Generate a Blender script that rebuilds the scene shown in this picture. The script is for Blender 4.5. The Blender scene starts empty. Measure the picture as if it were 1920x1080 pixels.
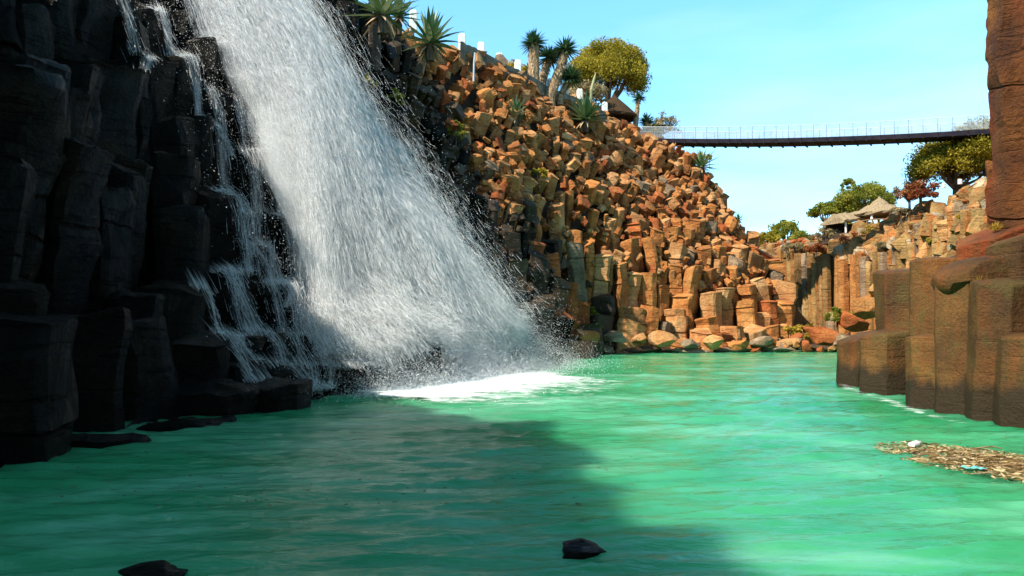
import bpy, math, random
import numpy as np
from mathutils import Vector, noise, Matrix

random.seed(7)
rng = np.random.default_rng(11)
R = math.radians
scene = bpy.context.scene
col = scene.collection

# ------------------------------------------------------------------ camera
CAM_Z = 1.6
FPX = 1507.0                       # focal length in pixels of the 1920 px wide photograph
PITCH = math.atan(60 / FPX)
cam_d = bpy.data.cameras.new('camera')
cam_d.sensor_width = 36
cam_d.lens = 36 * FPX / 1920
cam_d.clip_start = 0.1
cam_d.clip_end = 3000
cam = bpy.data.objects.new('camera', cam_d)
cam.location = (0, 0, CAM_Z)
cam.rotation_euler = (math.pi / 2 + PITCH, 0, 0)
col.objects.link(cam)
scene.camera = cam

# ------------------------------------------------------------------ sky, sun, exposure
SUN_DIR = Vector((-0.55, -0.40, 0.735)).normalized()
SUN_EL = math.asin(SUN_DIR.z)
SUN_ROT = math.atan2(SUN_DIR.x, SUN_DIR.y)
world = bpy.data.worlds.new('World')
scene.world = world
world.use_nodes = True
wn = world.node_tree
wn.nodes.clear()
w_out = wn.nodes.new('ShaderNodeOutputWorld')
w_bg = wn.nodes.new('ShaderNodeBackground')
w_sky = wn.nodes.new('ShaderNodeTexSky')
w_sky.sky_type = 'NISHITA'
w_sky.sun_disc = False
w_sky.sun_elevation = SUN_EL
w_sky.sun_rotation = SUN_ROT
w_sky.air_density = 1.0
w_sky.dust_density = 0.0
w_sky.ozone_density = 1.0
w_mul = wn.nodes.new('ShaderNodeMix')
w_mul.data_type = 'RGBA'
w_mul.blend_type = 'MULTIPLY'
w_mul.inputs[0].default_value = 1
w_tc = wn.nodes.new('ShaderNodeTexCoord')
w_sep = wn.nodes.new('ShaderNodeSeparateXYZ')
w_rmp = wn.nodes.new('ShaderNodeValToRGB')
w_rmp.color_ramp.elements[0].position = 0.0
w_rmp.color_ramp.elements[0].color = (0.66, 0.92, 1.06, 1)
w_rmp.color_ramp.elements[1].position = 0.42
w_rmp.color_ramp.elements[1].color = (0.95, 1.60, 1.72, 1)
e_z = w_rmp.color_ramp.elements.new(0.78)
e_z.color = (0.66, 0.98, 0.62, 1)
wn.links.new(w_tc.outputs['Generated'], w_sep.inputs[0])
wn.links.new(w_sep.outputs[2], w_rmp.inputs[0])
wn.links.new(w_rmp.outputs[0], w_mul.inputs[7])
wn.links.new(w_sky.outputs[0], w_mul.inputs[6])
# thin high haze drawn out in faint streaks
w_map = wn.nodes.new('ShaderNodeMapping'); w_map.inputs['Scale'].default_value = (2.0, 2.0, 9.0)
w_noi = wn.nodes.new('ShaderNodeTexNoise'); w_noi.inputs['Scale'].default_value = 1.3; w_noi.inputs['Detail'].default_value = 5
w_cr = wn.nodes.new('ShaderNodeValToRGB')
w_cr.color_ramp.elements[0].position = 0.42; w_cr.color_ramp.elements[0].color = (1, 1, 1, 1)
w_cr.color_ramp.elements[1].position = 0.75; w_cr.color_ramp.elements[1].color = (1.55, 1.16, 1.06, 1)
w_hz = wn.nodes.new('ShaderNodeMix'); w_hz.data_type = 'RGBA'; w_hz.blend_type = 'MULTIPLY'; w_hz.inputs[0].default_value = 1
wn.links.new(w_tc.outputs['Generated'], w_map.inputs[0]); wn.links.new(w_map.outputs[0], w_noi.inputs['Vector'])
wn.links.new(w_noi.outputs['Fac'], w_cr.inputs[0])
wn.links.new(w_mul.outputs[2], w_hz.inputs[6]); wn.links.new(w_cr.outputs[0], w_hz.inputs[7])
wn.links.new(w_hz.outputs[2], w_bg.inputs[0])
w_bg.inputs[1].default_value = 0.128
wn.links.new(w_bg.outputs[0], w_out.inputs[0])

sun_d = bpy.data.lights.new('sun', 'SUN')
sun_d.energy = 5.0
sun_d.angle = R(0.5)
sun_d.color = (1.0, 0.93, 0.80)
sun = bpy.data.objects.new('sun', sun_d)
sun.rotation_euler = (-SUN_DIR).to_track_quat('-Z', 'Y').to_euler()
sun.location = (-30, -30, 50)
col.objects.link(sun)

scene.view_settings.view_transform = 'Standard'
scene.view_settings.look = 'None'
scene.view_settings.exposure = 0.86
scene.view_settings.gamma = 1
scene.render.engine = 'CYCLES'
scene.cycles.use_denoising = True
scene.cycles.max_bounces = 6
scene.cycles.diffuse_bounces = 3
scene.cycles.glossy_bounces = 2
scene.cycles.transmission_bounces = 3
scene.cycles.transparent_max_bounces = 24
scene.cycles.volume_bounces = 2
scene.cycles.caustics_reflective = False
scene.cycles.caustics_refractive = False


# ------------------------------------------------------------------ helpers
def P(px, py, d):
    """Point at forward distance d seen through pixel (px, py) of the 1920x1080 photograph."""
    u = (px - 960) / FPX
    v = (540 - py) / FPX
    dy = math.cos(PITCH) - v * math.sin(PITCH)
    dz = math.sin(PITCH) + v * math.cos(PITCH)
    return Vector((u / dy * d, d, CAM_Z + dz / dy * d))


def proj(p):
    x, y, z = p[0], p[1], p[2] - CAM_Z
    f = y * math.cos(PITCH) + z * math.sin(PITCH)
    up = -y * math.sin(PITCH) + z * math.cos(PITCH)
    return 960 + FPX * x / f, 540 - FPX * up / f


def toe(px, py):
    """Point of the water surface (z = 0) seen at a pixel."""
    a = P(px, py, 1.0)
    return P(px, py, CAM_Z / (CAM_Z - a.z))


def tag(o, label=None, cat=None, group=None, kind=None):
    if label: o['label'] = label
    if cat: o['category'] = cat
    if group: o['group'] = group
    if kind: o['kind'] = kind
    return o


def mk(name, verts, faces, mat, parent=None, loc=None, smooth=False):
    me = bpy.data.meshes.new(name)
    me.from_pydata([tuple(v) for v in verts], [], [tuple(f) for f in faces])
    me.validate()
    if mat: me.materials.append(mat)
    if smooth: me.polygons.foreach_set('use_smooth', [True] * len(me.polygons))
    me.update()
    o = bpy.data.objects.new(name, me)
    if loc is not None: o.location = loc
    if parent is not None: o.parent = parent
    col.objects.link(o)
    return o


def mk_np(name, V, F, mat, parent=None, loc=None, smooth=False, attr=None):
    """Fast mesh from arrays: V (n,3), F (m,k) with k constant; attr = per-face value stored as 'tint'."""
    me = bpy.data.meshes.new(name)
    V = np.asarray(V, dtype=np.float32); F = np.asarray(F, dtype=np.int32)
    m, k = F.shape
    me.vertices.add(len(V)); me.vertices.foreach_set('co', V.ravel())
    me.loops.add(m * k); me.loops.foreach_set('vertex_index', F.ravel())
    me.polygons.add(m)
    me.polygons.foreach_set('loop_start', np.arange(0, m * k, k, dtype=np.int32))
    if smooth: me.polygons.foreach_set('use_smooth', np.ones(m, dtype=bool))
    me.update(calc_edges=True)
    if attr is not None:
        a = me.attributes.new('tint', 'FLOAT', 'FACE')
        a.data.foreach_set('value', np.asarray(attr, dtype=np.float32))
    if mat: me.materials.append(mat)
    o = bpy.data.objects.new(name, me)
    if loc is not None: o.location = loc
    if parent is not None: o.parent = parent
    col.objects.link(o)
    return o


def empty(name, loc, rz=0):
    o = bpy.data.objects.new(name, None)
    o.location = loc
    o.rotation_euler = (0, 0, rz)
    o.empty_display_size = 0.2
    col.objects.link(o)
    return o


class MB:
    """Collects simple shapes into one mesh."""
    def __init__(s): s.v = []; s.f = []

    def add(s, vs, fs):
        n = len(s.v)
        s.v += [tuple(v) for v in vs]
        s.f += [tuple(i + n for i in f) for f in fs]

    def tube(s, pts, rad, sides=8, cap=True):
        pts = [Vector(p) for p in pts]
        if not hasattr(rad, '__len__'): rad = [rad] * len(pts)
        vs, fs = [], []
        for i, p in enumerate(pts):
            d = (pts[min(i + 1, len(pts) - 1)] - pts[max(i - 1, 0)]).normalized()
            a = d.cross(Vector((0, 0, 1)) if abs(d.z) < 0.9 else Vector((1, 0, 0))).normalized()
            b = d.cross(a)
            for k in range(sides):
                t = 2 * math.pi * k / sides
                vs.append(p + (a * math.cos(t) + b * math.sin(t)) * rad[i])
        for i in range(len(pts) - 1):
            for k in range(sides):
                k2 = (k + 1) % sides
                fs.append((i * sides + k, i * sides + k2, (i + 1) * sides + k2, (i + 1) * sides + k))
        if cap:
            fs.append(tuple(range(sides))[::-1])
            fs.append(tuple((len(pts) - 1) * sides + k for k in range(sides)))
        s.add(vs, fs)

    def box(s, c, size, rz=0, ch=0.0):
        x, y, z = size[0] / 2, size[1] / 2, size[2] / 2
        ch = min(ch, x * .5, y * .5, z * .5)
        m = Matrix.Rotation(rz, 3, 'Z')
        if ch <= 0:
            vs = [m @ Vector((a * x, b * y, d * z)) + Vector(c) for d in (-1, 1) for b in (-1, 1) for a in (-1, 1)]
            s.add(vs, [(0, 2, 3, 1), (4, 5, 7, 6), (0, 1, 5, 4), (2, 6, 7, 3), (0, 4, 6, 2), (1, 3, 7, 5)])
            return
        rings = [(x - ch, y - ch, -z, ch * .0), (x, y, -z + ch, ch), (x, y, z - ch, ch), (x - ch, y - ch, z, 0)]
        vs = []
        for (rx, ry, zz, _) in rings:
            k = ch
            for q in [(rx - k, -ry), (rx, -ry + k), (rx, ry - k), (rx - k, ry), (-rx + k, ry), (-rx, ry - k), (-rx, -ry + k), (-rx + k, -ry)]:
                vs.append(m @ Vector((q[0], q[1], zz)) + Vector(c))
        fs = [tuple(range(8))[::-1], tuple(24 + i for i in range(8))]
        for r in range(3):
            for k in range(8):
                fs.append((r * 8 + k, r * 8 + (k + 1) % 8, r * 8 + 8 + (k + 1) % 8, r * 8 + 8 + k))
        s.add(vs, fs)

    def build(s, name, mat, parent=None, loc=None, smooth=False):
        if loc is not None:
            L = Vector(loc)
            s.v = [tuple(Vector(v) - L) for v in s.v]
        return mk(name, s.v, s.f, mat, parent, loc, smooth)


# ------------------------------------------------------------------ materials
def new_mat(name):
    m = bpy.data.materials.new(name)
    m.use_nodes = True
    nt = m.node_tree
    nt.nodes.clear()
    out = nt.nodes.new('ShaderNodeOutputMaterial')
    return m, nt, out


def nd(nt, kind, **kw):
    n = nt.nodes.new(kind)
    for k, v in kw.items():
        if k == 'ins':
            for kk, vv in v.items():
                n.inputs[kk].default_value = vv
        else:
            setattr(n, k, v)
    return n


def mapped(nt, src, scale, loc=(0, 0, 0)):
    mp = nd(nt, 'ShaderNodeMapping')
    mp.inputs['Scale'].default_value = scale
    mp.inputs['Location'].default_value = loc
    nt.links.new(src, mp.inputs[0])
    return mp.outputs[0]


def noise_tex(nt, vec, scale, detail=4, rough=0.55, dist=0.0):
    n = nd(nt, 'ShaderNodeTexNoise', ins={'Scale': scale, 'Detail': detail, 'Roughness': rough, 'Distortion': dist})
    nt.links.new(vec, n.inputs['Vector'])
    return n.outputs['Fac']


def ramp(nt, fac, stops):
    r = nd(nt, 'ShaderNodeValToRGB')
    e = r.color_ramp.elements
    while len(e) < len(stops): e.new(0.5)
    for i, (p, c) in enumerate(stops):
        e[i].position = p
        e[i].color = (*c, 1) if len(c) == 3 else c
    nt.links.new(fac, r.inputs[0])
    return r.outputs[0]


def mixc(nt, fac, a, b, mode='MIX'):
    m = nd(nt, 'ShaderNodeMix', data_type='RGBA', blend_type=mode)
    for s, i in ((fac, 0), (a, 6), (b, 7)):
        if hasattr(s, 'node'): nt.links.new(s, m.inputs[i])
        elif i == 0: m.inputs[0].default_value = s
        else: m.inputs[i].default_value = (*s, 1)
    return m.outputs[2]


def mathn(nt, op, a, b=None):
    m = nd(nt, 'ShaderNodeMath', operation=op)
    for s, i in ((a, 0), (b, 1)):
        if s is None: continue
        if hasattr(s, 'node'): nt.links.new(s, m.inputs[i])
        else: m.inputs[i].default_value = s
    return m.outputs[0]


def rock_mat(name, dark, mid, light, stain, rough=0.85, bump=0.9, streak=0.4, spec=0.3, joint=0.35, fine=9.0, grey=None, tide=None):
    m, nt, out = new_mat(name)
    b = nd(nt, 'ShaderNodeBsdfPrincipled')
    g = nd(nt, 'ShaderNodeNewGeometry')
    oi = nd(nt, 'ShaderNodeObjectInfo')
    pos = g.outputs['Position']
    big = noise_tex(nt, pos, 0.9, 5, 0.6)
    c = ramp(nt, big, [(0.28, dark), (0.5, mid), (0.72, light)])
    # vertical mineral streaks
    st = noise_tex(nt, mapped(nt, pos, (2.6, 2.6, 0.22)), 1.0, 4, 0.6)
    sf = mathn(nt, 'MULTIPLY', ramp(nt, st, [(0.48, (0, 0, 0)), (0.66, (1, 1, 1))]), streak)
    c = mixc(nt, sf, c, stain)
    if grey:
        gn = noise_tex(nt, mapped(nt, pos, (1, 1, 1), (7, 3, 1)), 1.7, 6, 0.65)
        c = mixc(nt, mathn(nt, 'MULTIPLY', ramp(nt, gn, [(0.52, (0, 0, 0)), (0.64, (1, 1, 1))]), 0.75), c, grey)
    # grain and pitting
    fn = noise_tex(nt, pos, fine, 8, 0.7)
    c = mixc(nt, 0.75, c, ramp(nt, fn, [(0.3, (0.45, 0.42, 0.40)), (0.5, (0.95, 0.95, 0.95)), (0.75, (1.35, 1.3, 1.2))]), 'MULTIPLY')
    # each stone its own tone
    v = mathn(nt, 'ADD', mathn(nt, 'MULTIPLY', oi.outputs['Random'], 0.5), 0.75)
    cv = nd(nt, 'ShaderNodeCombineColor')
    for i in range(3): nt.links.new(v, cv.inputs[i])
    c = mixc(nt, 1.0, c, cv.outputs[0], 'MULTIPLY')
    if tide:          # dark wet band above the waterline
        sp = nd(nt, 'ShaderNodeSeparateXYZ'); nt.links.new(pos, sp.inputs[0])
        zz = mathn(nt, 'ADD', sp.outputs[2], mathn(nt, 'MULTIPLY', noise_tex(nt, mapped(nt, pos, (2, 2, .5)), 1.0, 4), -0.9))
        c = mixc(nt, ramp(nt, zz, [(0.0, (1, 1, 1)), (0.22, (0, 0, 0))]), c, tide)
    nt.links.new(c, b.inputs['Base Color'])
    b.inputs['Roughness'].default_value = rough
    b.inputs['Specular IOR Level'].default_value = spec
    # bump: cross joints of the columns + rough grain
    jn = noise_tex(nt, mapped(nt, pos, (0.7, 0.7, 6.0)), 1.0, 5, 0.6, 0.4)
    jr = ramp(nt, jn, [(0.36, (0, 0, 0)), (0.44, (1, 1, 1)), (1.0, (1, 1, 1))])
    h = mathn(nt, 'ADD', mathn(nt, 'MULTIPLY', jr, joint), mathn(nt, 'MULTIPLY', fn, 0.5))
    h = mathn(nt, 'ADD', h, mathn(nt, 'MULTIPLY', noise_tex(nt, pos, 2.7, 5, 0.6), 0.8))
    bp = nd(nt, 'ShaderNodeBump', ins={'Strength': bump, 'Distance': 0.16})
    nt.links.new(h, bp.inputs['Height'])
    nt.links.new(bp.outputs[0], b.inputs['Normal'])
    nt.links.new(b.outputs[0], out.inputs[0])
    return m


def plain_mat(name, c1, c2, scale=3.0, rough=0.7, spec=0.3, bump=0.2, stretch=(1, 1, 1)):
    m, nt, out = new_mat(name)
    b = nd(nt, 'ShaderNodeBsdfPrincipled')
    g = nd(nt, 'ShaderNodeNewGeometry')
    f = noise_tex(nt, mapped(nt, g.outputs['Position'], stretch), scale, 6, 0.6)
    nt.links.new(ramp(nt, f, [(0.35, c1), (0.65, c2)]), b.inputs['Base Color'])
    b.inputs['Roughness'].default_value = rough
    b.inputs['Specular IOR Level'].default_value = spec
    bp = nd(nt, 'ShaderNodeBump', ins={'Strength': bump, 'Distance': 0.05})
    nt.links.new(f, bp.inputs['Height'])
    nt.links.new(bp.outputs[0], b.inputs['Normal'])
    nt.links.new(b.outputs[0], out.inputs[0])
    return m


def leaf_mat(name, c1, c2, c3, trans=0.35, rough=0.6):
    m, nt, out = new_mat(name)
    at = nd(nt, 'ShaderNodeAttribute', attribute_name='tint')
    c = ramp(nt, at.outputs['Fac'], [(0.0, c1), (0.5, c2), (1.0, c3)])
    b = nd(nt, 'ShaderNodeBsdfPrincipled', ins={'Roughness': rough, 'Specular IOR Level': 0.3})
    t = nd(nt, 'ShaderNodeBsdfTranslucent')
    nt.links.new(c, b.inputs['Base Color']); nt.links.new(c, t.inputs[0])
    mx = nd(nt, 'ShaderNodeMixShader', ins={0: trans})
    nt.links.new(b.outputs[0], mx.inputs[1]); nt.links.new(t.outputs[0], mx.inputs[2])
    nt.links.new(mx.outputs[0], out.inputs[0])
    return m


M = {}
M['tan'] = rock_mat('rock_tan', (0.24, 0.09, 0.03), (0.46, 0.215, 0.075), (0.56, 0.33, 0.15), (0.40, 0.13, 0.03))
M['ochre'] = rock_mat('rock_ochre', (0.20, 0.066, 0.016), (0.41, 0.155, 0.038), (0.52, 0.25, 0.075), (0.36, 0.085, 0.015))
M['rust'] = rock_mat('rock_rust', (0.16, 0.042, 0.010), (0.33, 0.088, 0.02), (0.43, 0.15, 0.04), (0.36, 0.06, 0.012))
M['grey'] = rock_mat('rock_grey', (0.12, 0.075, 0.045), (0.24, 0.16, 0.095), (0.38, 0.28, 0.18), (0.20, 0.09, 0.035))
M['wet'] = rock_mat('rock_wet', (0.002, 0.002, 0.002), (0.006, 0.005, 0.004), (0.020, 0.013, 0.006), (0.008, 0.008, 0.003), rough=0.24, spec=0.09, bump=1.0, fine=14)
M['damp_shade'] = rock_mat('rock_damp_shade', (0.02, 0.011, 0.006), (0.045, 0.024, 0.011), (0.10, 0.05, 0.018), (0.03, 0.028, 0.008), rough=0.55, spec=0.3, bump=0.6)  # moist rock tone, also painted on where shade falls
M['near'] = rock_mat('rock_near', (0.036, 0.015, 0.003), (0.100, 0.044, 0.008), (0.185, 0.085, 0.018), (0.20, 0.046, 0.005), rough=0.7, bump=0.6, streak=0.45, fine=22, joint=0.12, grey=(0.085, 0.060, 0.012), tide=(0.026, 0.013, 0.003))
M['near_red'] = rock_mat('rock_near_red', (0.05, 0.014, 0.003), (0.135, 0.042, 0.006), (0.23, 0.085, 0.014), (0.20, 0.030, 0.005), rough=0.8, bump=0.9, streak=0.6, fine=13, joint=0.2)
M['far'] = rock_mat('rock_far', (0.13, 0.07, 0.022), (0.27, 0.155, 0.05), (0.40, 0.25, 0.10), (0.40, 0.10, 0.015), streak=0.85)
M['far_orange'] = rock_mat('rock_far_orange', (0.20, 0.075, 0.018), (0.36, 0.15, 0.04), (0.46, 0.24, 0.085), (0.42, 0.11, 0.02), streak=0.7)
M['far_pale'] = rock_mat('rock_far_pale', (0.18, 0.115, 0.06), (0.38, 0.28, 0.17), (0.54, 0.44, 0.30), (0.30, 0.17, 0.07), streak=0.3)
M['soil'] = plain_mat('dry_soil', (0.10, 0.045, 0.018), (0.22, 0.11, 0.045), 1.2, 0.95, 0.1, 0.6)
M['scrub_soil'] = plain_mat('scrub_soil', (0.16, 0.07, 0.025), (0.27, 0.15, 0.05), 0.9, 0.95, 0.1, 0.8)
M['bed'] = plain_mat('lake_bed', (0.02, 0.05, 0.03), (0.03, 0.08, 0.05), 0.5, 0.9)


# ------------------------------------------------------------------ the gorge: left massif as a height field
class TPS:
    def __init__(s, pts, lam=0.05):
        p = np.array(pts, float)
        s.xy = p[:, :2]; n = len(p)
        K = s.k(np.linalg.norm(s.xy[:, None] - s.xy[None], axis=2)) + lam * np.eye(n)
        A = np.zeros((n + 3, n + 3))
        A[:n, :n] = K; A[:n, n] = 1; A[:n, n + 1:] = s.xy; A[n, :n] = 1; A[n + 1:, :n] = s.xy.T
        s.w = np.linalg.solve(A, np.concatenate([p[:, 2], np.zeros(3)]))

    @staticmethod
    def k(r):
        return np.where(r > 1e-9, r * r * np.log(np.maximum(r, 1e-9)), 0.0)

    def __call__(s, x, y):
        x = np.asarray(x, float); y = np.asarray(y, float)
        q = np.stack([x.ravel(), y.ravel()], 1)
        r = np.linalg.norm(q[:, None] - s.xy[None], axis=2)
        z = s.k(r) @ s.w[:-3] + s.w[-3] + q @ s.w[-2:]
        return z.reshape(x.shape)


ctl = []
for px, py in [(0, 872), (100, 838), (200, 808), (330, 785), (470, 768), (640, 745), (760, 732), (880, 716), (1000, 695), (1075, 674),
               (1110, 663), (1200, 661), (1300, 661), (1420, 661), (1540, 661)]:
    ctl.append(toe(px, py))
for t in [(0, 700, 9.7), (0, 520, 10.5), (0, 300, 11.5), (0, 0, 12.9),
          (200, 600, 13), (200, 350, 15.0), (200, 0, 18.2),
          (400, 600, 16.8), (400, 350, 20.4), (400, 0, 26),
          (600, 600, 19.7), (600, 350, 24), (600, 100, 29.2), (640, 0, 31.5),
          (760, 600, 23.6), (760, 400, 29.2), (760, 200, 33.6), (720, 45, 34.8),
          (880, 600, 28), (880, 400, 34), (880, 220, 37.8), (870, 110, 39.5),
          (1000, 560, 33.4), (1000, 400, 36.6), (1000, 270, 40.5), (1000, 175, 43.5),
          (1100, 560, 39), (1100, 400, 41.3), (1100, 280, 46), (1110, 212, 50),
          (1200, 620, 40.5), (1200, 500, 42), (1200, 400, 45), (1200, 310, 50), (1200, 258, 53),
          (1300, 620, 41.5), (1300, 500, 43.5), (1300, 400, 48), (1300, 306, 52.5),
          (1400, 630, 42.5), (1400, 540, 44.5), (1345, 362, 51.5), (1400, 438, 50),
          (1480, 630, 44), (1480, 565, 46.5), (1480, 510, 50.5),
          (1545, 640, 46), (1545, 600, 52)]:
    ctl.append(P(*t))
for w in [(-13.5, 22, 11.6), (-13, 28, 13.4), (-13.5, 16, 10.2), (-12.3, 11, 10.6), (-10.9, 8.6, 11.8), (-10.6, 6, 13.2), (-9.2, 2, 12.8), (-8.6, -4, 11.4), (-8.6, -10, 12.6),
          (-7.6, 5, 5.6), (-6.4, 1, 4.5), (-6, -6, 4.5),
          (-5.4, 5, 0.1), (-4.6, 1, 0), (-4.4, -5, 0), (-4.4, -11, 0), (-2.5, 5, -2), (-1, 9, -2), (1, 16, -2), (3.5, 24, -2), (6, 33, -1.6), (12, 37, -1.2), (0, 0, -2.5), (0, -8, -2.5), (16, 36, -1.2),
          (-20, 20, 14), (-20, 5, 13), (-14, 34, 14.3), (-10, 42, 14.3), (-3, 50, 14.6), (3, 56, 14.8), (6, 62, 14.6), (10, 60, 13.2), (-20, 50, 14.6), (-20, 66, 14.6), (4, 70, 14),
          (13, 60, 9.5), (16, 57, 5), (18, 52, 1.6), (19, 47, 0.8), (18, 42.5, 0.3), (18.5, 58, 2.4), (20, 43, 0.3), (12, 66, 9), (17, 64, 5)]:
    ctl.append(Vector(w))
H = TPS([tuple(c) for c in ctl], 0.4)


def hit(px, py, off=0.0, d0=6.0, d1=75.0):
    """First point of the left massif along the ray through a pixel (plus off metres of height)."""
    ds = np.arange(d0, d1, 0.1)
    a = P(px, py, 1.0)
    xs = a.x * ds; zs = CAM_Z + (a.z - CAM_Z) * ds
    hz = H(xs, ds) + off
    k = np.argmax(hz > zs)
    if not (hz > zs).any(): return None
    return Vector((xs[k], ds[k], zs[k]))


def visible(p, lift=0.4, tol=0.9):
    t = np.linspace(0.25, 0.97, 60)
    x = p[0] * t; y = p[1] * t; z = CAM_Z + (p[2] + lift - CAM_Z) * t
    return not (H(x, y) > z + tol).any()


# terrain sheet under the columns
gx = np.arange(-40, 20.01, 0.6); gy = np.arange(-14, 78.01, 0.6)
GX, GY = np.meshgrid(gx, gy)
GZ = H(GX, GY)
GZ = np.where(GX < -14, np.minimum(GZ, 15.0), GZ)
gyy, gxx = np.gradient(GZ, 0.6)
under = np.where(GZ > 8.5, 0.45 + np.clip(0.5 * np.hypot(gxx, gyy), 0, 1.2), 0.7 + np.clip(1.1 * np.hypot(gxx, gyy), 0, 2.4))
under = np.where(GZ > 1.2, under, 0.15)
GZt = GZ - under + rng.normal(0, 0.06, GZ.shape)
for i in range(GZt.shape[0]):          # ragged crest of the unseen near part of the cliff
    for j in range(GZt.shape[1]):
        if gy[i] < 13 and gx[j] < -7 and GZt[i, j] > 5:
            GZt[i, j] += 0.6 + 1.5 * noise.noise(Vector((gx[j] * .55, gy[i] * .55, 2.0))) + 0.8 * noise.noise(Vector((gx[j] * 1.5, gy[i] * 1.5, 7.0)))
nx, ny = len(gx), len(gy)
idx = np.arange(nx * ny).reshape(ny, nx)
F = np.stack([idx[:-1, :-1], idx[:-1, 1:], idx[1:, 1:], idx[1:, :-1]], -1).reshape(-1, 4)
o = mk_np('hillside_terrain', np.stack([GX, GY, GZt], -1).reshape(-1, 3), F, M['damp_shade'], smooth=True)  # dark tone paints the shade of the crevices between columns
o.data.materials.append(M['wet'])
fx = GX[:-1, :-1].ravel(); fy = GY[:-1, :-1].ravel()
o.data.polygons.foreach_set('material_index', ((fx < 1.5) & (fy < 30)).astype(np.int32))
tag(o, kind='structure')


# ------------------------------------------------------------------ basalt prisms
def clip_poly(poly, mx, my, nx_, ny_):
    out = []
    n = len(poly)
    for i in range(n):
        a = poly[i]; b = poly[(i + 1) % n]
        da = (a[0] - mx) * nx_ + (a[1] - my) * ny_
        db = (b[0] - mx) * nx_ + (b[1] - my) * ny_
        if da <= 0: out.append(a)
        if (da < 0 < db) or (db < 0 < da):
            t = da / (da - db)
            out.append((a[0] + (b[0] - a[0]) * t, a[1] + (b[1] - a[1]) * t))
    return out


def cells(points, radii):
    """Voronoi cells (clipped) as polygons relative to their points."""
    pts = np.array(points); res = []
    for i, (x, y) in enumerate(pts):
        r = radii[i]
        poly = [(1.15 * r * math.cos(t * math.pi / 6), 1.15 * r * math.sin(t * math.pi / 6)) for t in range(12)]
        d = pts - pts[i]; dd = np.hypot(d[:, 0], d[:, 1])
        for j in np.argsort(dd)[1:16]:
            if dd[j] > 2.6 * r: break
            poly = clip_poly(poly, d[j, 0] / 2, d[j, 1] / 2, d[j, 0], d[j, 1])
        res.append(poly)
    return res


def clean_poly(poly, mind):
    out = []
    for p in poly:
        if not out or math.dist(p, out[-1]) > mind: out.append(p)
    while len(out) > 3 and math.dist(out[0], out[-1]) < mind: out.pop()
    return out


def prism_mesh(poly, length, rs, chamfer=0.14, gap=0.035, step=0.5, wob=0.025, rough=0.05, top_tilt=(0, 0), crack=0.35, dome=0.04, edge_div=1, top_rings=(0.55,), nfreq=1.6, edge_round=0.07, groove=0.955):
    """Column standing on z=0, top at z=length: chamfered polygon, cross joints, worn uneven top."""
    poly = clean_poly(poly, 0.16)
    n = len(poly)
    ring = []
    for i in range(n):
        p = Vector(poly[i]); a = Vector(poly[i - 1]); b = Vector(poly[(i + 1) % n])
        ring.append(p.lerp(a, chamfer)); ring.append(p.lerp(b, chamfer))
    if edge_div > 1:
        r2 = []
        for i in range(len(ring)):
            a = ring[i]; b = ring[(i + 1) % len(ring)]
            k = edge_div if i % 2 else 1
            r2 += [a.lerp(b, t / k) for t in range(k)]
        ring = r2
    m = len(ring)
    zs = []; z = 0.0
    while z < length - edge_round - 0.1:
        zs.append((z, 1.0, 0)); z += step * rs.uniform(0.7, 1.35)
        if rs.random() < crack and z < length - 0.3:
            zs.append((z, 1.0, 0)); zs.append((z + 0.015, groove, 1)); zs.append((z + 0.045, groove, 1)); zs.append((z + 0.06, 1.0, 2))
            z += step * rs.uniform(0.5, 1.2)
    zs.append((length - edge_round, 1.0, 0)); zs.append((length - edge_round * 0.3, 0.97, 0)); zs.append((length, 0.90, 0))
    off = Vector((rs.uniform(-50, 50), rs.uniform(-50, 50), rs.uniform(-50, 50)))
    verts = []
    sx = sy = 0.0; sc = 1.0
    for (z, s, c) in zs:
        if c in (0, 2):
            sx = rs.uniform(-wob, wob); sy = rs.uniform(-wob, wob); sc = 1 + rs.uniform(-wob, wob)
        for p in ring:
            l = p.length
            q = p * (1 - gap / max(l, 0.2)) * s * sc
            v = Vector((q.x + sx, q.y + sy, z))
            if z > length - 0.5: v.z += (top_tilt[0] * q.x + top_tilt[1] * q.y) * (1 - (length - z) / 0.5)
            verts.append(v)
    for t in top_rings:
        for p in ring:
            q = p * t
            verts.append(Vector((q.x, q.y, length + dome * (1 - t) + top_tilt[0] * q.x + top_tilt[1] * q.y)))
    verts.append(Vector((0, 0, length + dome)))
    for i, v in enumerate(verts):
        nv = noise.noise_vector(v * nfreq + off) * rough + noise.noise_vector(v * nfreq * 3.1 + off) * rough * 0.45
        verts[i] = v + nv
    faces = []
    R_ = len(zs) + len(top_rings)
    for r in range(R_ - 1):
        for k in range(m):
            k2 = (k + 1) % m
            faces.append((r * m + k, r * m + k2, (r + 1) * m + k2, (r + 1) * m + k))
    faces.append(tuple(range(m))[::-1])
    c = len(verts) - 1
    for k in range(m):
        faces.append(((R_ - 1) * m + k, (R_ - 1) * m + (k + 1) % m, c))
    return verts, faces


# scatter the column heads over the massif, denser where they are slim
def spacing(x, y, z):
    if y < 30 and x < 2.2: return 0.84 if y > 14 else 0.95
    return 0.80 if z < 4.5 else 0.62 if z < 8 else 0.47


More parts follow.
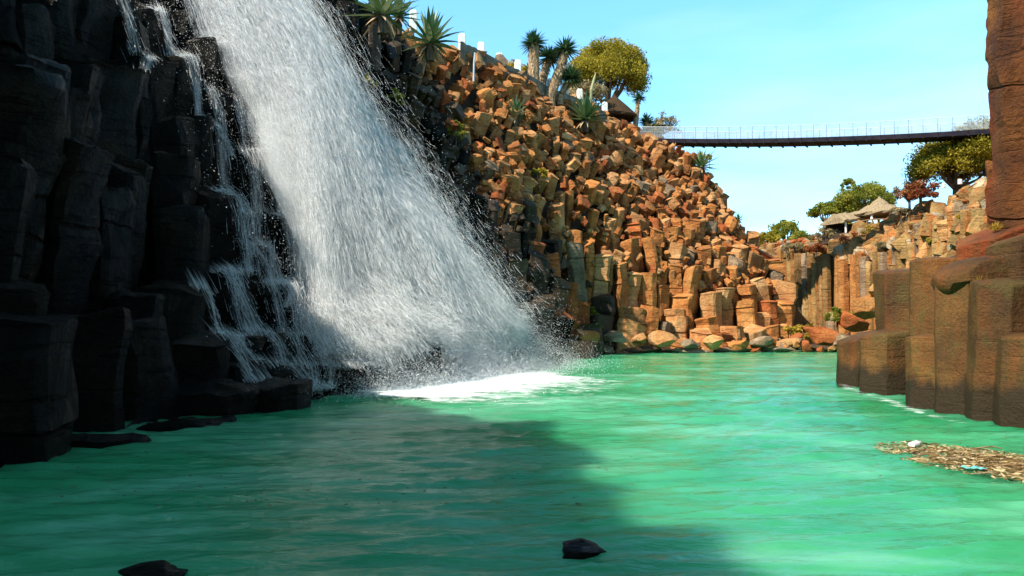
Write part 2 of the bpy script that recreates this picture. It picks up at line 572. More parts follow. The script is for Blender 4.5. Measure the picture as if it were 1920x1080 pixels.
cp = rng.random((90000, 2)) * np.array([34.0, 62.0]) + np.array([-14.0, 3.0])
cz = H(cp[:, 0], cp[:, 1])
grid = {}
pts, rad, tops = [], [], []
for (x, y), z in zip(cp, cz):
    if z < -0.25 or z > 15.2: continue
    if y > 36 and z < 0.55: continue
    if x > 15.8: continue
    r = spacing(x, y, z) * ((0.78 + 0.55 * abs(math.sin(x * 12.9 + y * 78.2))) if y > 30 or x > 2 else 1)
    gi, gj = int(math.floor(x / 1.4)), int(math.floor(y / 1.4))
    ok = True
    for a in range(gi - 1, gi + 2):
        for b in range(gj - 1, gj + 2):
            for (qx, qy, qr) in grid.get((a, b), ()):
                if (qx - x) ** 2 + (qy - y) ** 2 < (0.5 * (r + qr)) ** 2 * 0.92:
                    ok = False; break
            if not ok: break
        if not ok: break
    if not ok: continue
    grid.setdefault((gi, gj), []).append((x, y, r))
    pts.append((x, y)); rad.append(r); tops.append(z)
polys = cells(pts, rad)
PTS = np.array(pts)
TOP = np.array(tops)
rs = random.Random(5)
jit = np.array([rs.uniform(-0.48, 0.48) if q[1] > 20 else rs.uniform(-0.36, 0.36) for q in pts])
wetness = []
# the wet strip lies left of a line drawn down the right edge of the fall
WETLINE = [hit(700, 60), hit(770, 200), hit(850, 330), hit(930, 470), hit(1000, 580), hit(1085, 655)]
WETLINE.append(WETLINE[-1] + Vector((6, -6, 0)))
WETLINE.insert(0, WETLINE[0] + (WETLINE[0] - WETLINE[1]).normalized() * 12)

SHADE_LINE = [hit(800, 130), hit(850, 190), hit(885, 300), hit(940, 400), hit(1065, 480), hit(1150, 560), hit(1150, 645)]  # edge of the shaded hollow that is painted with dark rock
SHADE_LINE.append(SHADE_LINE[-1] + Vector((2, -5, 0)))
SHADE_LINE.insert(0, SHADE_LINE[0] + (SHADE_LINE[0] - SHADE_LINE[1]).normalized() * 12)


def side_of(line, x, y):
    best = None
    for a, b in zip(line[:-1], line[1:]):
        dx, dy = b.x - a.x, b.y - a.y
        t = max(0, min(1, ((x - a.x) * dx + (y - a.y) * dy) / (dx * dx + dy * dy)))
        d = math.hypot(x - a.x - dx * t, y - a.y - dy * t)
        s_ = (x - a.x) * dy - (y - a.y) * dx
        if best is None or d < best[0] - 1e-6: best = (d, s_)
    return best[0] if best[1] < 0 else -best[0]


def right_of_fall(x, y):
    """Signed plan distance to the right of the wet edge."""
    if x > 2.9 or y > 37: return 3.0 + max(0, x - 2.9)
    best = None
    for a, b in zip(WETLINE[:-1], WETLINE[1:]):
        dx, dy = b.x - a.x, b.y - a.y
        t = max(0, min(1, ((x - a.x) * dx + (y - a.y) * dy) / (dx * dx + dy * dy)))
        qx, qy = a.x + dx * t, a.y + dy * t
        d = math.hypot(x - qx, y - qy)
        s = (x - a.x) * dy - (y - a.y) * dx
        if best is None or d < best[0]: best = (d, s)
    return best[0] if best[1] < 0 else -best[0]


def slopes(x, y):
    e = 0.4
    gx_ = float(H(x + e, y) - H(x - e, y)) / (2 * e); gy_ = float(H(x, y + e) - H(x, y - e)) / (2 * e)
    return gx_, gy_


TOP = TOP + jit
hill, wet = [], []
for i, (x, y) in enumerate(pts):
    z = TOP[i]
    p = (x, y, z)
    px, py = proj(p)
    if not (-170 < px < 1640 and -260 < py < 1000): continue
    if not visible(p, 0.5, 1.8): continue
    if (600 < px < 1010 and py > 690) or (740 < px < 1000 and py > 655) or px > 1500: continue
    w = right_of_fall(x, y)
    (wet if w < 0 else hill).append((i, px, py, w))
print('prisms', len(hill), 'wet', len(wet))


def ord_word(k):
    return ['first', 'second', 'third', 'fourth', 'fifth', 'sixth', 'seventh', 'eighth', 'ninth', 'tenth', 'eleventh', 'twelfth', 'thirteenth', 'fourteenth', 'fifteenth', 'sixteenth', 'seventeenth', 'eighteenth', 'nineteenth', 'twentieth'][k] if k < 20 else 'number %d' % (k + 1)


def unique_labels(items):
    """items: (object, base label, px); same base labels get their order from the left."""
    by = {}
    for o_, l, px in items: by.setdefault(l, []).append((px, o_))
    for l, v in by.items():
        v.sort(key=lambda t: t[0])
        for k, (px, o_) in enumerate(v):
            o_['label'] = l if len(v) == 1 else l + ', ' + ord_word(k) + ' from left'


def size_word(poly, h):
    w = 2 * np.mean([math.hypot(*p) for p in poly])
    return 'broad' if w > 1.22 else 'slim' if w < 0.86 else 'blocky'


# --- sunlit, broken prisms of the slope
hill.sort(key=lambda t: -(rad[t[0]] / PTS[t[0]][1]) * (1.5 if t[2] > 250 else 1))
items = []
rubble = {}
LEAN = {}
for n_, (i, px, py, w) in enumerate(hill):
    x, y = pts[i]; z = TOP[i]
    gx_, gy_ = slopes(x, y)
    L = 3.6 if z < 7 else 3.0
    loose = z > 7.4 and rs.random() < min(1, (z - 7.0) / 2.2)
    if loose: L = rs.uniform(.55, 1.25)
    up = max(0.0, min(1.0, (z - 4.5) / 5.0))          # higher prisms are more tumbled
    if w < 1.6: up *= 0.4
    a1 = rs.gauss(0.04, 0.10) + up * rs.gauss(0.06, 0.24)
    a2 = rs.gauss(0.02, 0.07) + up * rs.gauss(0.36, 0.26)
    if loose: a1, a2 = rs.gauss(.28, .30), rs.gauss(.55, .30)
    tt = (rs.uniform(-.3, .3), rs.uniform(-.35, .25))
    v, f = prism_mesh(polys[i], L, rs, step=0.55, wob=0.06, rough=0.06, top_tilt=tt, crack=0.5, chamfer=rs.uniform(0.03, 0.12), gap=rs.uniform(0.03, 0.13), edge_round=rs.uniform(0.02, 0.08), groove=0.90)
    rot = Matrix.Rotation(a2, 3, 'X') @ Matrix.Rotation(a1, 3, 'Y')
    c = Vector((0, 0, L if not loose else L * .75))
    v = [rot @ (q - c) for q in v]
    k = rs.random()
    if True:
        dk = side_of(SHADE_LINE, x, y) if x < 6 else 9
        if dk < 0: key = 'damp_shade' if k < (0.60 if dk > -1.2 and w > 1.5 else 0.78) else 'wet' if dk < -1.2 or w < 1.5 else 'wet' if k < 0.82 else 'rust' if k < 0.95 else 'ochre'  # inside the line shade is painted as dark rock; spray-wet near the fall
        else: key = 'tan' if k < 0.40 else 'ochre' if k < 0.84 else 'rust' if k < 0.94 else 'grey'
        if n_ >= 300:
            rv, rf = rubble.setdefault(key, ([], []))
            nb = len(rv)
            rv += [q + Vector((x, y, z)) for q in v]
            rf += [tuple(k_ + nb for k_ in ff) for ff in f]
            continue
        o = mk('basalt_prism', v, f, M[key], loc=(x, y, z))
        cw = {'tan': 'tan', 'ochre': 'ochre', 'rust': 'rusty', 'grey': 'grey', 'damp_shade': 'damp_shade', 'wet': 'wet shade-black'}[key]
        lean = 'leaning right' if a1 > 0.28 else 'leaning left' if a1 < -0.12 else 'tipped forward' if a2 > 0.3 else 'leaning back' if a2 < -0.35 else 'upright'
        where = ('beside the waterfall' if w < 4.3 and dk < 0 else 'above shore boulders' if z < 2.6 else 'low slope' if z < 5 else
                 'mid slope' if z < 8 else 'high slope' if z < 11.3 else 'crest')
        side = ('under fence posts' if px < 1010 else 'below yuccas' if px < 1090 else 'below thatched hut' if px < 1190 else 'below bridge end' if px < 1290 else 'towards far cliff')
        tag(o, cat='basalt column', group='broken basalt columns of the sunlit slope')
        items.append((o, '%s %s column %s, %s %s' % (size_word(polys[i], L), cw, lean, where, side if w >= 4.3 or dk >= 0 else ''), px))
items = [(a, ' '.join(b.split()), c) for a, b, c in items]
unique_labels(items)
# splinters and chips lying in the gaps
for k in range(5200):
    x = rs.uniform(-7, 15); y = rs.uniform(28, 58)
    z = float(H(np.array([x]), np.array([y]))[0])
    if not 3.5 < z < 15.5: continue
    px, py = proj((x, y, z))
    if not (650 < px < 1480 and visible((x, y, z), .5, .6)): continue
    dk = side_of(SHADE_LINE, x, y) if x < 6 else 9
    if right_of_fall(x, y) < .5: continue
    key = 'damp_shade' if dk < 0 else rs.choice(['tan', 'ochre', 'ochre', 'rust'])  # chips in the hollow carry the same painted shade tone
    sz = rs.uniform(.10, .27)
    n = rs.choice([4, 5])
    rot = Matrix.Rotation(rs.uniform(0, 6.3), 3, 'Z') @ Matrix.Rotation(rs.gauss(.4, .5), 3, 'X') @ Matrix.Rotation(rs.gauss(.1, .5), 3, 'Y')
    hh = sz * rs.uniform(.8, 2.4)
    ring = [Vector((sz * rs.uniform(.7, 1.2) * math.cos(6.283 * q / n), sz * rs.uniform(.6, 1.1) * math.sin(6.283 * q / n), 0)) for q in range(n)]
    vv = [rot @ Vector((q.x, q.y, -hh / 2)) for q in ring] + [rot @ Vector((q.x * .85, q.y * .85, hh / 2 + rs.uniform(-.04, .04))) for q in ring]
    low = 0.12 + rs.uniform(0, .35)
    rv, rf = rubble.setdefault(key, ([], []))
    nb = len(rv)
    rv += [q + Vector((x, y, z - low)) for q in vv]
    rf += [tuple(nb + q for q in range(n))[::-1], tuple(nb + n + q for q in range(n))] + [(nb + q, nb + (q + 1) % n, nb + n + (q + 1) % n, nb + n + q) for q in range(n)]
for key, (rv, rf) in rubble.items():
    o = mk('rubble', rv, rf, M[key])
    tag(o, 'small broken %s stones filling the gaps of the rocky slope' % {'tan': 'tan', 'ochre': 'ochre', 'rust': 'rusty', 'grey': 'grey', 'damp_shade': 'shade-dark moist', 'wet': 'wet black'}[key], 'rubble', kind='stuff')

# --- dark wet prisms under and beside the fall
items = []
for (i, px, py, w) in wet:
    x, y = pts[i]; z = TOP[i]
    L = 4.2 if z > 2.5 else 3.2
    tt = (rs.uniform(-.12, .22), rs.uniform(-.22, .12))
    near = y < 19
    v, f = prism_mesh(polys[i], L, rs, step=0.42 if near else 0.6, wob=0.03, rough=0.12, top_tilt=tt, crack=0.25, chamfer=0.13, edge_div=4 if near else 2, top_rings=(0.72, 0.4), dome=0.06, edge_round=0.09)
    rot = Matrix.Rotation(rs.gauss(0, 0.07), 3, 'X') @ Matrix.Rotation(rs.gauss(0.04, 0.08), 3, 'Y')
    c = Vector((0, 0, L))
    o = mk('wet_basalt_prism', [rot @ (q - c) for q in v], f, M['wet'] if w < -0.9 or rs.random() < .5 else M['damp_shade'], loc=(x, y, z), smooth=near)
    if near: o.data.set_sharp_from_angle(angle=R(22))
    tag(o, cat='basalt column', group='wet dark basalt columns around the waterfall')
    band = 'at waterline' if z < 1.0 else 'low' if z < 3 else 'halfway up' if z < 6.5 else 'high up'
    side = 'left of the waterfall' if px < 420 + max(0, py) * 0.30 else 'under the waterfall' if w < -2 else 'right of the waterfall'
    items.append((o, '%s wet black column %s %s' % (size_word(polys[i], L), band, side), px))
unique_labels(items)


# stepped surface of the column heads
def S(x, y):
    x = np.atleast_1d(x); y = np.atleast_1d(y)
    out = np.empty(len(x))
    for a in range(0, len(x), 4000):
        d = (x[a:a + 4000, None] - PTS[None, :, 0]) ** 2 + (y[a:a + 4000, None] - PTS[None, :, 1]) ** 2
        k = np.argmin(d, 1)
        t = TOP[k]
        out[a:a + 4000] = np.where(d[np.arange(len(k)), k] < 1.4, t, H(x[a:a + 4000], y[a:a + 4000]))
    return out


# ------------------------------------------------------------------ water of the pool
def water_mat():
    m, nt, out = new_mat('milky_green_water')
    b = nd(nt, 'ShaderNodeBsdfPrincipled')
    g = nd(nt, 'ShaderNodeNewGeometry')
    pos = g.outputs['Position']
    n1 = noise_tex(nt, mapped(nt, pos, (0.25, 0.5, 1)), 1.0, 4, 0.6, 0.6)
    n2 = noise_tex(nt, mapped(nt, pos, (1.2, 2.6, 1), (3, 1, 0)), 1.0, 5, 0.6, 0.8)
    c = ramp(nt, n1, [(0.3, (0.012, 0.215, 0.078)), (0.52, (0.048, 0.300, 0.140)), (0.72, (0.15, 0.43, 0.28))])
    c = mixc(nt, 0.5, c, ramp(nt, n2, [(0.3, (0.75, 0.80, 0.80)), (0.7, (1.2, 1.12, 1.15))]), 'MULTIPLY')
    nt.links.new(c, b.inputs['Base Color'])
    b.inputs['Roughness'].default_value = 0.13
    b.inputs['Specular IOR Level'].default_value = 0.16
    b.subsurface_method = 'BURLEY'
    b.inputs['Subsurface Weight'].default_value = 0.8
    b.inputs['Subsurface Radius'].default_value = (0.6, 1.2, 1.0)
    b.inputs['Subsurface Scale'].default_value = 1.4
    b.inputs['IOR'].default_value = 1.33
    w1 = noise_tex(nt, mapped(nt, pos, (2.6, 7.0, 1)), 1.0, 4, 0.6, 0.5)
    w2 = noise_tex(nt, mapped(nt, pos, (7, 13, 1)), 1.0, 3, 0.5, 0.3)
    h = mathn(nt, 'ADD', w1, mathn(nt, 'MULTIPLY', w2, 0.35))
    bp = nd(nt, 'ShaderNodeBump', ins={'Strength': 0.30, 'Distance': 0.08})
    nt.links.new(h, bp.inputs['Height'])
    nt.links.new(bp.outputs[0], b.inputs['Normal'])
    nt.links.new(b.outputs[0], out.inputs[0])
    return m


M['water'] = water_mat()
FOOT = toe(880, 722)
yy = 2.2 * (46 / 2.2) ** np.linspace(0, 1, 330)
uu = np.linspace(-1.35, 1.25, 460)
U, Y = np.meshgrid(uu, yy)
X = U * Y
amp = np.zeros_like(X)
wr = np.random.default_rng(3)
for lam, a_ in ((1.9, .018), (1.25, .014), (0.8, .010), (0.5, .0065), (0.32, .0042), (0.22, .0026)):
    for k in range(7):
        th = wr.normal(-1.48, 0.30); ph = wr.uniform(0, 6.28); kx, ky = math.cos(th) / lam * 6.28, math.sin(th) / lam * 6.28
        md = 1 + 0.6 * np.sin(X * wr.uniform(.1, .5) + Y * wr.uniform(.1, .5) + wr.uniform(0, 6))
        fade = np.clip(1.6 - Y * 0.012 / lam, 0, 1)
        arg = kx * X + ky * Y + ph + 0.7 * np.sin(X * .9 + k) + 0.5 * np.sin(Y * .7 + k)
        if lam > .6: amp += a_ * 0.26 * md * fade * np.sin(arg)
        else: amp += a_ * 3.0 * np.clip(md - .5, 0, 1) * fade * ((1 - np.abs(np.sin(arg * .5))) ** 2.0 - .3)      # sharp little crests
rr = np.hypot(X - FOOT.x, Y - FOOT.y)
amp += 0.035 * np.exp(-rr / 4.0) * np.sin(rr * 5.2 + 0.8 * np.sin(np.arctan2(Y - FOOT.y, X - FOOT.x) * 9))
ny_, nx_ = X.shape
idx = np.arange(nx_ * ny_).reshape(ny_, nx_)
F = np.stack([idx[:-1, :-1], idx[:-1, 1:], idx[1:, 1:], idx[1:, :-1]], -1).reshape(-1, 4)
o = mk_np('water', np.stack([X, Y, amp], -1).reshape(-1, 3), F, M['water'], smooth=True)
tag(o, kind='structure')
o = mk('ground', [(-900, -900, -3), (900, -900, -3), (900, 900, -3), (-900, 900, -3)], [(0, 1, 2, 3)], M['bed'])
tag(o, kind='structure')
#PART3

# ------------------------------------------------------------------ waterfall
def water_white(name, alpha_noise=False):
    m, nt, out = new_mat(name)
    b = nd(nt, 'ShaderNodeBsdfDiffuse', ins={'Color': (0.97, 0.975, 0.98, 1)})
    if alpha_noise:
        g = nd(nt, 'ShaderNodeNewGeometry')
        bp = nd(nt, 'ShaderNodeBump', ins={'Strength': 1.0, 'Distance': 0.25})
        nt.links.new(noise_tex(nt, g.outputs['Position'], 7.0, 5, 0.7), bp.inputs['Height'])
        nt.links.new(bp.outputs[0], b.inputs['Normal'])
    t = nd(nt, 'ShaderNodeBsdfTranslucent', ins={'Color': (0.96, 0.97, 0.98, 1)})
    mx = nd(nt, 'ShaderNodeMixShader', ins={0: 0.5})
    nt.links.new(b.outputs[0], mx.inputs[1]); nt.links.new(t.outputs[0], mx.inputs[2])
    res = mx.outputs[0]
    if alpha_noise:
        uv = nd(nt, 'ShaderNodeUVMap', uv_map='flow')
        sep = nd(nt, 'ShaderNodeSeparateXYZ'); nt.links.new(uv.outputs[0], sep.inputs[0])
        n1 = noise_tex(nt, mapped(nt, uv.outputs[0], (9, 0.9, 1)), 1.0, 4, 0.6, 0.3)
        n2 = noise_tex(nt, mapped(nt, uv.outputs[0], (26, 14, 1)), 1.0, 2, 0.6)
        frac = mathn(nt, 'FRACT', sep.outputs[0])
        edge = mathn(nt, 'MULTIPLY', mathn(nt, 'MULTIPLY', frac, mathn(nt, 'SUBTRACT', 1.0, frac)), 4.0)
        a = mathn(nt, 'MULTIPLY', ramp(nt, n1, [(0.36, (0, 0, 0)), (0.64, (1, 1, 1))]), edge)
        a = mathn(nt, 'MULTIPLY', a, ramp(nt, n2, [(0.3, (0.25, .25, .25)), (0.65, (1, 1, 1))]))
        a = mathn(nt, 'MULTIPLY', a, alpha_noise)
        tr = nd(nt, 'ShaderNodeBsdfTransparent')
        m2 = nd(nt, 'ShaderNodeMixShader')
        nt.links.new(a, m2.inputs[0]); nt.links.new(tr.outputs[0], m2.inputs[1]); nt.links.new(res, m2.inputs[2])
        res = m2.outputs[0]
    nt.links.new(res, out.inputs[0])
    return m


M['veil'] = water_white('white_water_veil', 0.9)
M['rill'] = water_white('white_water_rivulet', 0.9)
M['drop'] = water_white('white_water_drops')


def path(pxs):
    q = [v for v in (hit(*p, off=0.15) for p in pxs) if v]
    q.insert(0, q[0] + (q[0] - q[1]).normalized() * 1.6)
    return np.array([[v.x, v.y] for v in q])


def resample(p, n):
    d = np.concatenate([[0], np.cumsum(np.linalg.norm(np.diff(p, axis=0), axis=1))])
    t = np.linspace(0, d[-1], n)
    return np.stack([np.interp(t, d, p[:, i]) for i in range(2)], 1)


NS = 160
EDGE_L = resample(path([(345, -60), (360, 0), (438, 170), (500, 320), (540, 450), (585, 590), (655, 737)]), NS)
EDGE_R = resample(path([(445, -60), (478, 0), (580, 180), (680, 310), (790, 430), (895, 565), (1040, 684)]), NS)
EDGE_F = resample(path([(75, -60), (110, 60), (170, 260), (230, 420), (300, 560), (380, 660), (470, 765)]), NS)   # outer left fringe


def flow_xy(a):
    a = float(a)
    if a >= 0: return EDGE_L * (1 - a) + EDGE_R * a
    return EDGE_L * (1 + a) - EDGE_F * a


def flow_line(a, r, wob=0.35, start=0.0, end=1.0, lift=0.05, speed=(2.6, 4.4)):
    """A stream running over the column heads and leaping off their rims."""
    p = flow_xy(a)
    i0, i1 = int(start * (NS - 1)), max(int(end * (NS - 1)), int(start * (NS - 1)) + 4)
    p = p[i0:i1 + 1]
    L = np.linalg.norm(np.diff(p, axis=0), axis=1).sum()
    n = max(int(L / 0.06), 8)
    p = resample(p, n)
    t = np.linspace(0, 1, n)
    dirv = np.gradient(p, axis=0); dirv /= np.linalg.norm(dirv, axis=1)[:, None] + 1e-9
    side = np.stack([-dirv[:, 1], dirv[:, 0]], 1)
    w = sum(r.normal(0, wob) / (k + 1) * np.sin(t * (k + 1) * 4.2 + r.uniform(0, 6.28)) for k in range(4))
    p = p + side * w[:, None]
    s = S(p[:, 0], p[:, 1]) + lift
    s = np.maximum(s, 0.0)
    z = np.empty(n); z[0] = s[0]; v = 0.0
    dt = 0.06 / r.uniform(*speed)
    for k in range(1, n):
        v += 9.8 * dt
        zz = z[k - 1] - v * dt - 0.004
        if zz < s[k]:
            z[k] = s[k]; v = 0.0
        else:
            z[k] = zz
    # soften upward jumps against taller heads
    for k in range(n - 2, -1, -1): z[k] = max(z[k], z[k + 1])
    return np.concatenate([p, z[:, None]], 1), side


def ribbons(lines, widths, uoff):
    V, F, UV = [], [], []
    nb = 0
    for (ln, side), w, uo in zip(lines, widths, uoff):
        n = len(ln)
        d = np.concatenate([[0], np.cumsum(np.linalg.norm(np.diff(ln, axis=0), axis=1))])
        K = 4
        for j in range(K + 1):
            t = j / K - 0.5
            q = ln.copy(); q[:, :2] += side * (w * t)
            q[:, 2] += 0.05 * (0.25 - t * t) * 4
            V.append(q); UV.append(np.stack([np.full(n, uo + 0.001 + 0.998 * j / K), d + uo * 3.7], 1))
        base = nb + np.arange(n - 1)
        for j in range(K):
            a = base + j * n; b = base + (j + 1) * n
            F.append(np.stack([a, b, b + 1, a + 1], 1))
        nb += n * (K + 1)
    return np.concatenate(V), np.concatenate(F), np.concatenate(UV)


def set_uv(o, UV):
    me = o.data
    uv = me.uv_layers.new(name='flow')
    li = np.empty(len(me.loops), dtype=np.int32); me.loops.foreach_get('vertex_index', li)
    uv.data.foreach_set('uv', UV[li].astype(np.float32).ravel())


fall = empty('waterfall', (FOOT.x, FOOT.y, 0))
tag(fall, 'broad white waterfall spraying down dark basalt steps into the green pool', 'waterfall')
FO = np.array([FOOT.x, FOOT.y, 0.0])
wr = np.random.default_rng(21)
lines, widths, uo, avals = [], [], [], []
for k in range(210):
    a = float(np.clip(wr.beta(1.6, 1.9), 0.0, 1.0))
    lines.append(flow_line(a, wr, 0.30, lift=wr.uniform(0.05, 0.35))); widths.append(wr.uniform(0.35, 0.95)); uo.append(float(k)); avals.append(a)
V, F, UV = ribbons(lines, widths, uo)
o = mk_np('falling_water', V - FO, F, M['veil'], fall, smooth=True)
set_uv(o, UV)
tag(o, kind='stuff')
# thin rivulets over the dark ledges on the left
fr = []
for k in range(17):
    a = -wr.uniform(0.03, 0.95) if k > 5 else -wr.uniform(0.0, 0.3)
    st = wr.uniform(0, 0.75); en = min(1, st + wr.uniform(0.18, 0.45))
    ln = flow_line(a, wr, 0.25, st, en, lift=0.04, speed=(0.9, 1.7))
    fr.append(ln)
    V, F, UV = ribbons([ln], [wr.uniform(0.18, 0.45)], [float(k)])
    o = mk_np('rivulet', V - FO, F, M['rill'], fall, smooth=True)
    set_uv(o, UV)


# drops and threads of water: slender tetrahedra strung along the streams
def drops(centres, size, length, tang):
    n = len(centres)
    T = tang / (np.linalg.norm(tang, axis=1)[:, None] + 1e-9)
    A = np.cross(T, np.array([0.31, 0.52, 0.80])); A /= np.linalg.norm(A, axis=1)[:, None] + 1e-9
    B = np.cross(T, A)
    rot = wr.uniform(0, 6.28, n)
    V = np.empty((n, 4, 3))
    for j in range(3):
        V[:, j] = centres + (A * np.cos(rot + j * 2.094)[:, None] + B * np.sin(rot + j * 2.094)[:, None]) * size[:, None] + T * (length * 0.3)[:, None]
    V[:, 3] = centres - T * (length * 0.7)[:, None]
    F = np.array([[0, 2, 1], [0, 1, 3], [1, 2, 3], [2, 0, 3]])[None] + 4 * np.arange(n)[:, None, None]
    return V.reshape(-1, 3), F.reshape(-1, 3)


def tangents(ln):
    k = 6
    t = np.empty_like(ln)
    t[k:-k] = ln[2 * k:] - ln[:-2 * k]; t[:k] = t[k]; t[-k:] = t[-k - 1]
    return t


C, D, TH = [], [], []
NL = len(lines)
for (ln, side), a in zip(lines, avals):
    n = 3300 if a < .75 else 2000
    k = wr.integers(0, len(ln), n)
    c = ln[k].copy()
    sd = np.abs(wr.exponential(0.20, n))
    c[:, :2] += side[k] * wr.normal(0, 0.24, n)[:, None]
    out = np.stack([side[k][:, 1], -side[k][:, 0]], 1)      # forward, off the slope
    c[:, :2] += out * sd[:, None] * 0.8
    c[:, 2] += sd * 0.9 + wr.normal(0, 0.06, n)
    C.append(c); D.append(tangents(ln)[k]); TH.append(wr.random(n) < (.75 if .04 < a < .72 else .12))
for (ln, side) in fr:
    n = 420
    k = wr.integers(0, len(ln), n)
    c = ln[k].copy(); c[:, :2] += side[k] * wr.normal(0, 0.14, n)[:, None]; c[:, 2] += np.abs(wr.normal(0, 0.07, n))
    C.append(c); D.append(tangents(ln)[k]); TH.append(wr.random(n) < .5)
# loose spray thrown wide of the fall, both sides
for k in range(46):
    a = wr.normal(0.45, 0.5)
    if a < -0.6 or a > 1.35: continue
    ln, side = flow_line(a, wr, 0.4, lift=0.1)
    n = int(900 * math.exp(-2.2 * max(0, -a, a - 1)))
    kk = wr.integers(0, len(ln), n)
    c = ln[kk].copy(); c[:, :2] += side[kk] * wr.normal(0, 0.5, n)[:, None]
    out = np.stack([side[kk][:, 1], -side[kk][:, 0]], 1); e = wr.exponential(0.45, n)
    c[:, :2] += out * e[:, None] * .6; c[:, 2] += e
    C.append(c); D.append(tangents(ln)[kk]); TH.append(np.zeros(n, bool))
# splash where it meets the pool
n = 130000
t = wr.beta(1.5, 1.5, n)[:, None]
fl = EDGE_L[-1] * (1 - t) + EDGE_R[-1] * t
c = np.zeros((n, 3)); c[:, :2] = fl + wr.normal(0, 1, (n, 2)) * np.minimum(wr.exponential(.65, (n, 1)), 1.1) + np.abs(wr.normal(0, .6, (n, 1))) * np.array([[0.6, -0.8]])
c[:, 2] = wr.exponential(0.26, n)
C.append(c); D.append(wr.normal(0, 1, (n, 3))); TH.append(np.zeros(n, bool))
C = np.concatenate(C); D = np.concatenate(D); TH = np.concatenate(TH)
ok = C[:, 2] > 0.0
C, D, thread = C[ok], D[ok], TH[ok]
n = len(C)
fine_from = n - 100000
size = np.clip(wr.lognormal(math.log(0.0095), 0.42, n), 0.004, 0.026)
size = np.where(thread, size * 0.31, size * .60)
size[fine_from:] *= 0.7
V, F = drops(C, size, np.where(thread, wr.uniform(0.15, 0.65, n), size * wr.uniform(2, 4, n)), D)
o = mk_np('spray', V - FO, F, M['drop'], fall)
tag(o, kind='stuff')
print('drops', n)


# foam spreading on the pool
def foam_mat():
    m, nt, out = new_mat('pool_foam')
    b = nd(nt, 'ShaderNodeBsdfDiffuse', ins={'Color': (0.88, 0.93, 0.92, 1)})
    at = nd(nt, 'ShaderNodeAttribute', attribute_name='foam')
    g = nd(nt, 'ShaderNodeNewGeometry')
    n1 = noise_tex(nt, mapped(nt, g.outputs['Position'], (1.6, 2.6, 1)), 1.0, 6, 0.65, 1.2)
    n2 = noise_tex(nt, g.outputs['Position'], 9.0, 5, 0.7)
    f = mathn(nt, 'ADD', mathn(nt, 'MULTIPLY', n1, 0.7), mathn(nt, 'MULTIPLY', n2, 0.3))
    a = mathn(nt, 'ADD', mathn(nt, 'SUBTRACT', mathn(nt, 'MULTIPLY', f, 1.5), 1.22), at.outputs['Fac'])
    a = mathn(nt, 'MULTIPLY', a, 2.3)
    a = mathn(nt, 'MINIMUM', mathn(nt, 'MAXIMUM', a, 0.0), 1.0)
    tr = nd(nt, 'ShaderNodeBsdfTransparent')
    mx = nd(nt, 'ShaderNodeMixShader')
    nt.links.new(a, mx.inputs[0]); nt.links.new(tr.outputs[0], mx.inputs[1]); nt.links.new(b.outputs[0], mx.inputs[2])
    nt.links.new(mx.outputs[0], out.inputs[0])
    return m


M['foam'] = foam_mat()


def foam_sheet(name, centre_line, reach, parent, o0, strength=0.95, z=0.05, n=26):
    """Strip of foam to both sides of a line on the water, densest on the line."""
    cl = resample(np.array(centre_line, float), 60)
    d = np.gradient(cl, axis=0); d /= np.linalg.norm(d, axis=1)[:, None]
    nrm = np.stack([d[:, 1], -d[:, 0]], 1)
    V, A = [], []
    for j in range(n + 1):
        t = j / n * 2 - 1
        V.append(np.concatenate([cl + nrm * (t * reach), np.full((60, 1), z + 0.02 * (1 - abs(t)))], 1))
        e = np.minimum(np.linspace(0, 1, 60), np.linspace(1, 0, 60)) * 5
        A.append((1 - abs(t)) ** 0.8 * strength * np.clip(e, 0, 1))
    V = np.concatenate(V) - o0; A = np.concatenate(A)
    idx = np.arange((n + 1) * 60).reshape(n + 1, 60)
    F = np.stack([idx[:-1, :-1], idx[:-1, 1:], idx[1:, 1:], idx[1:, :-1]], -1).reshape(-1, 4)
    o = mk_np(name, V, F, M['foam'], parent, smooth=True)
    at = o.data.attributes.new('foam', 'FLOAT', 'POINT'); at.data.foreach_set('value', A.astype(np.float32))
    return o


tq = lambda px, py: (toe(px, py).x, toe(px, py).y)
o = foam_sheet('foam', [tq(600, 755), tq(760, 742), tq(900, 722), tq(1010, 706), tq(1130, 708)], 3.4, fall, FO, 1.0)
tag(o, kind='stuff')


# mist hanging about the fall: nested closed bodies of even thin vapour
def mist_mat(name, dens):
    m, nt, out = new_mat(name)
    v = nd(nt, 'ShaderNodeVolumePrincipled', ins={'Color': (0.98, 0.99, 0.99, 1), 'Density': dens, 'Anisotropy': 0.0})
    nt.links.new(v.outputs[0], out.inputs['Volume'])
    return m


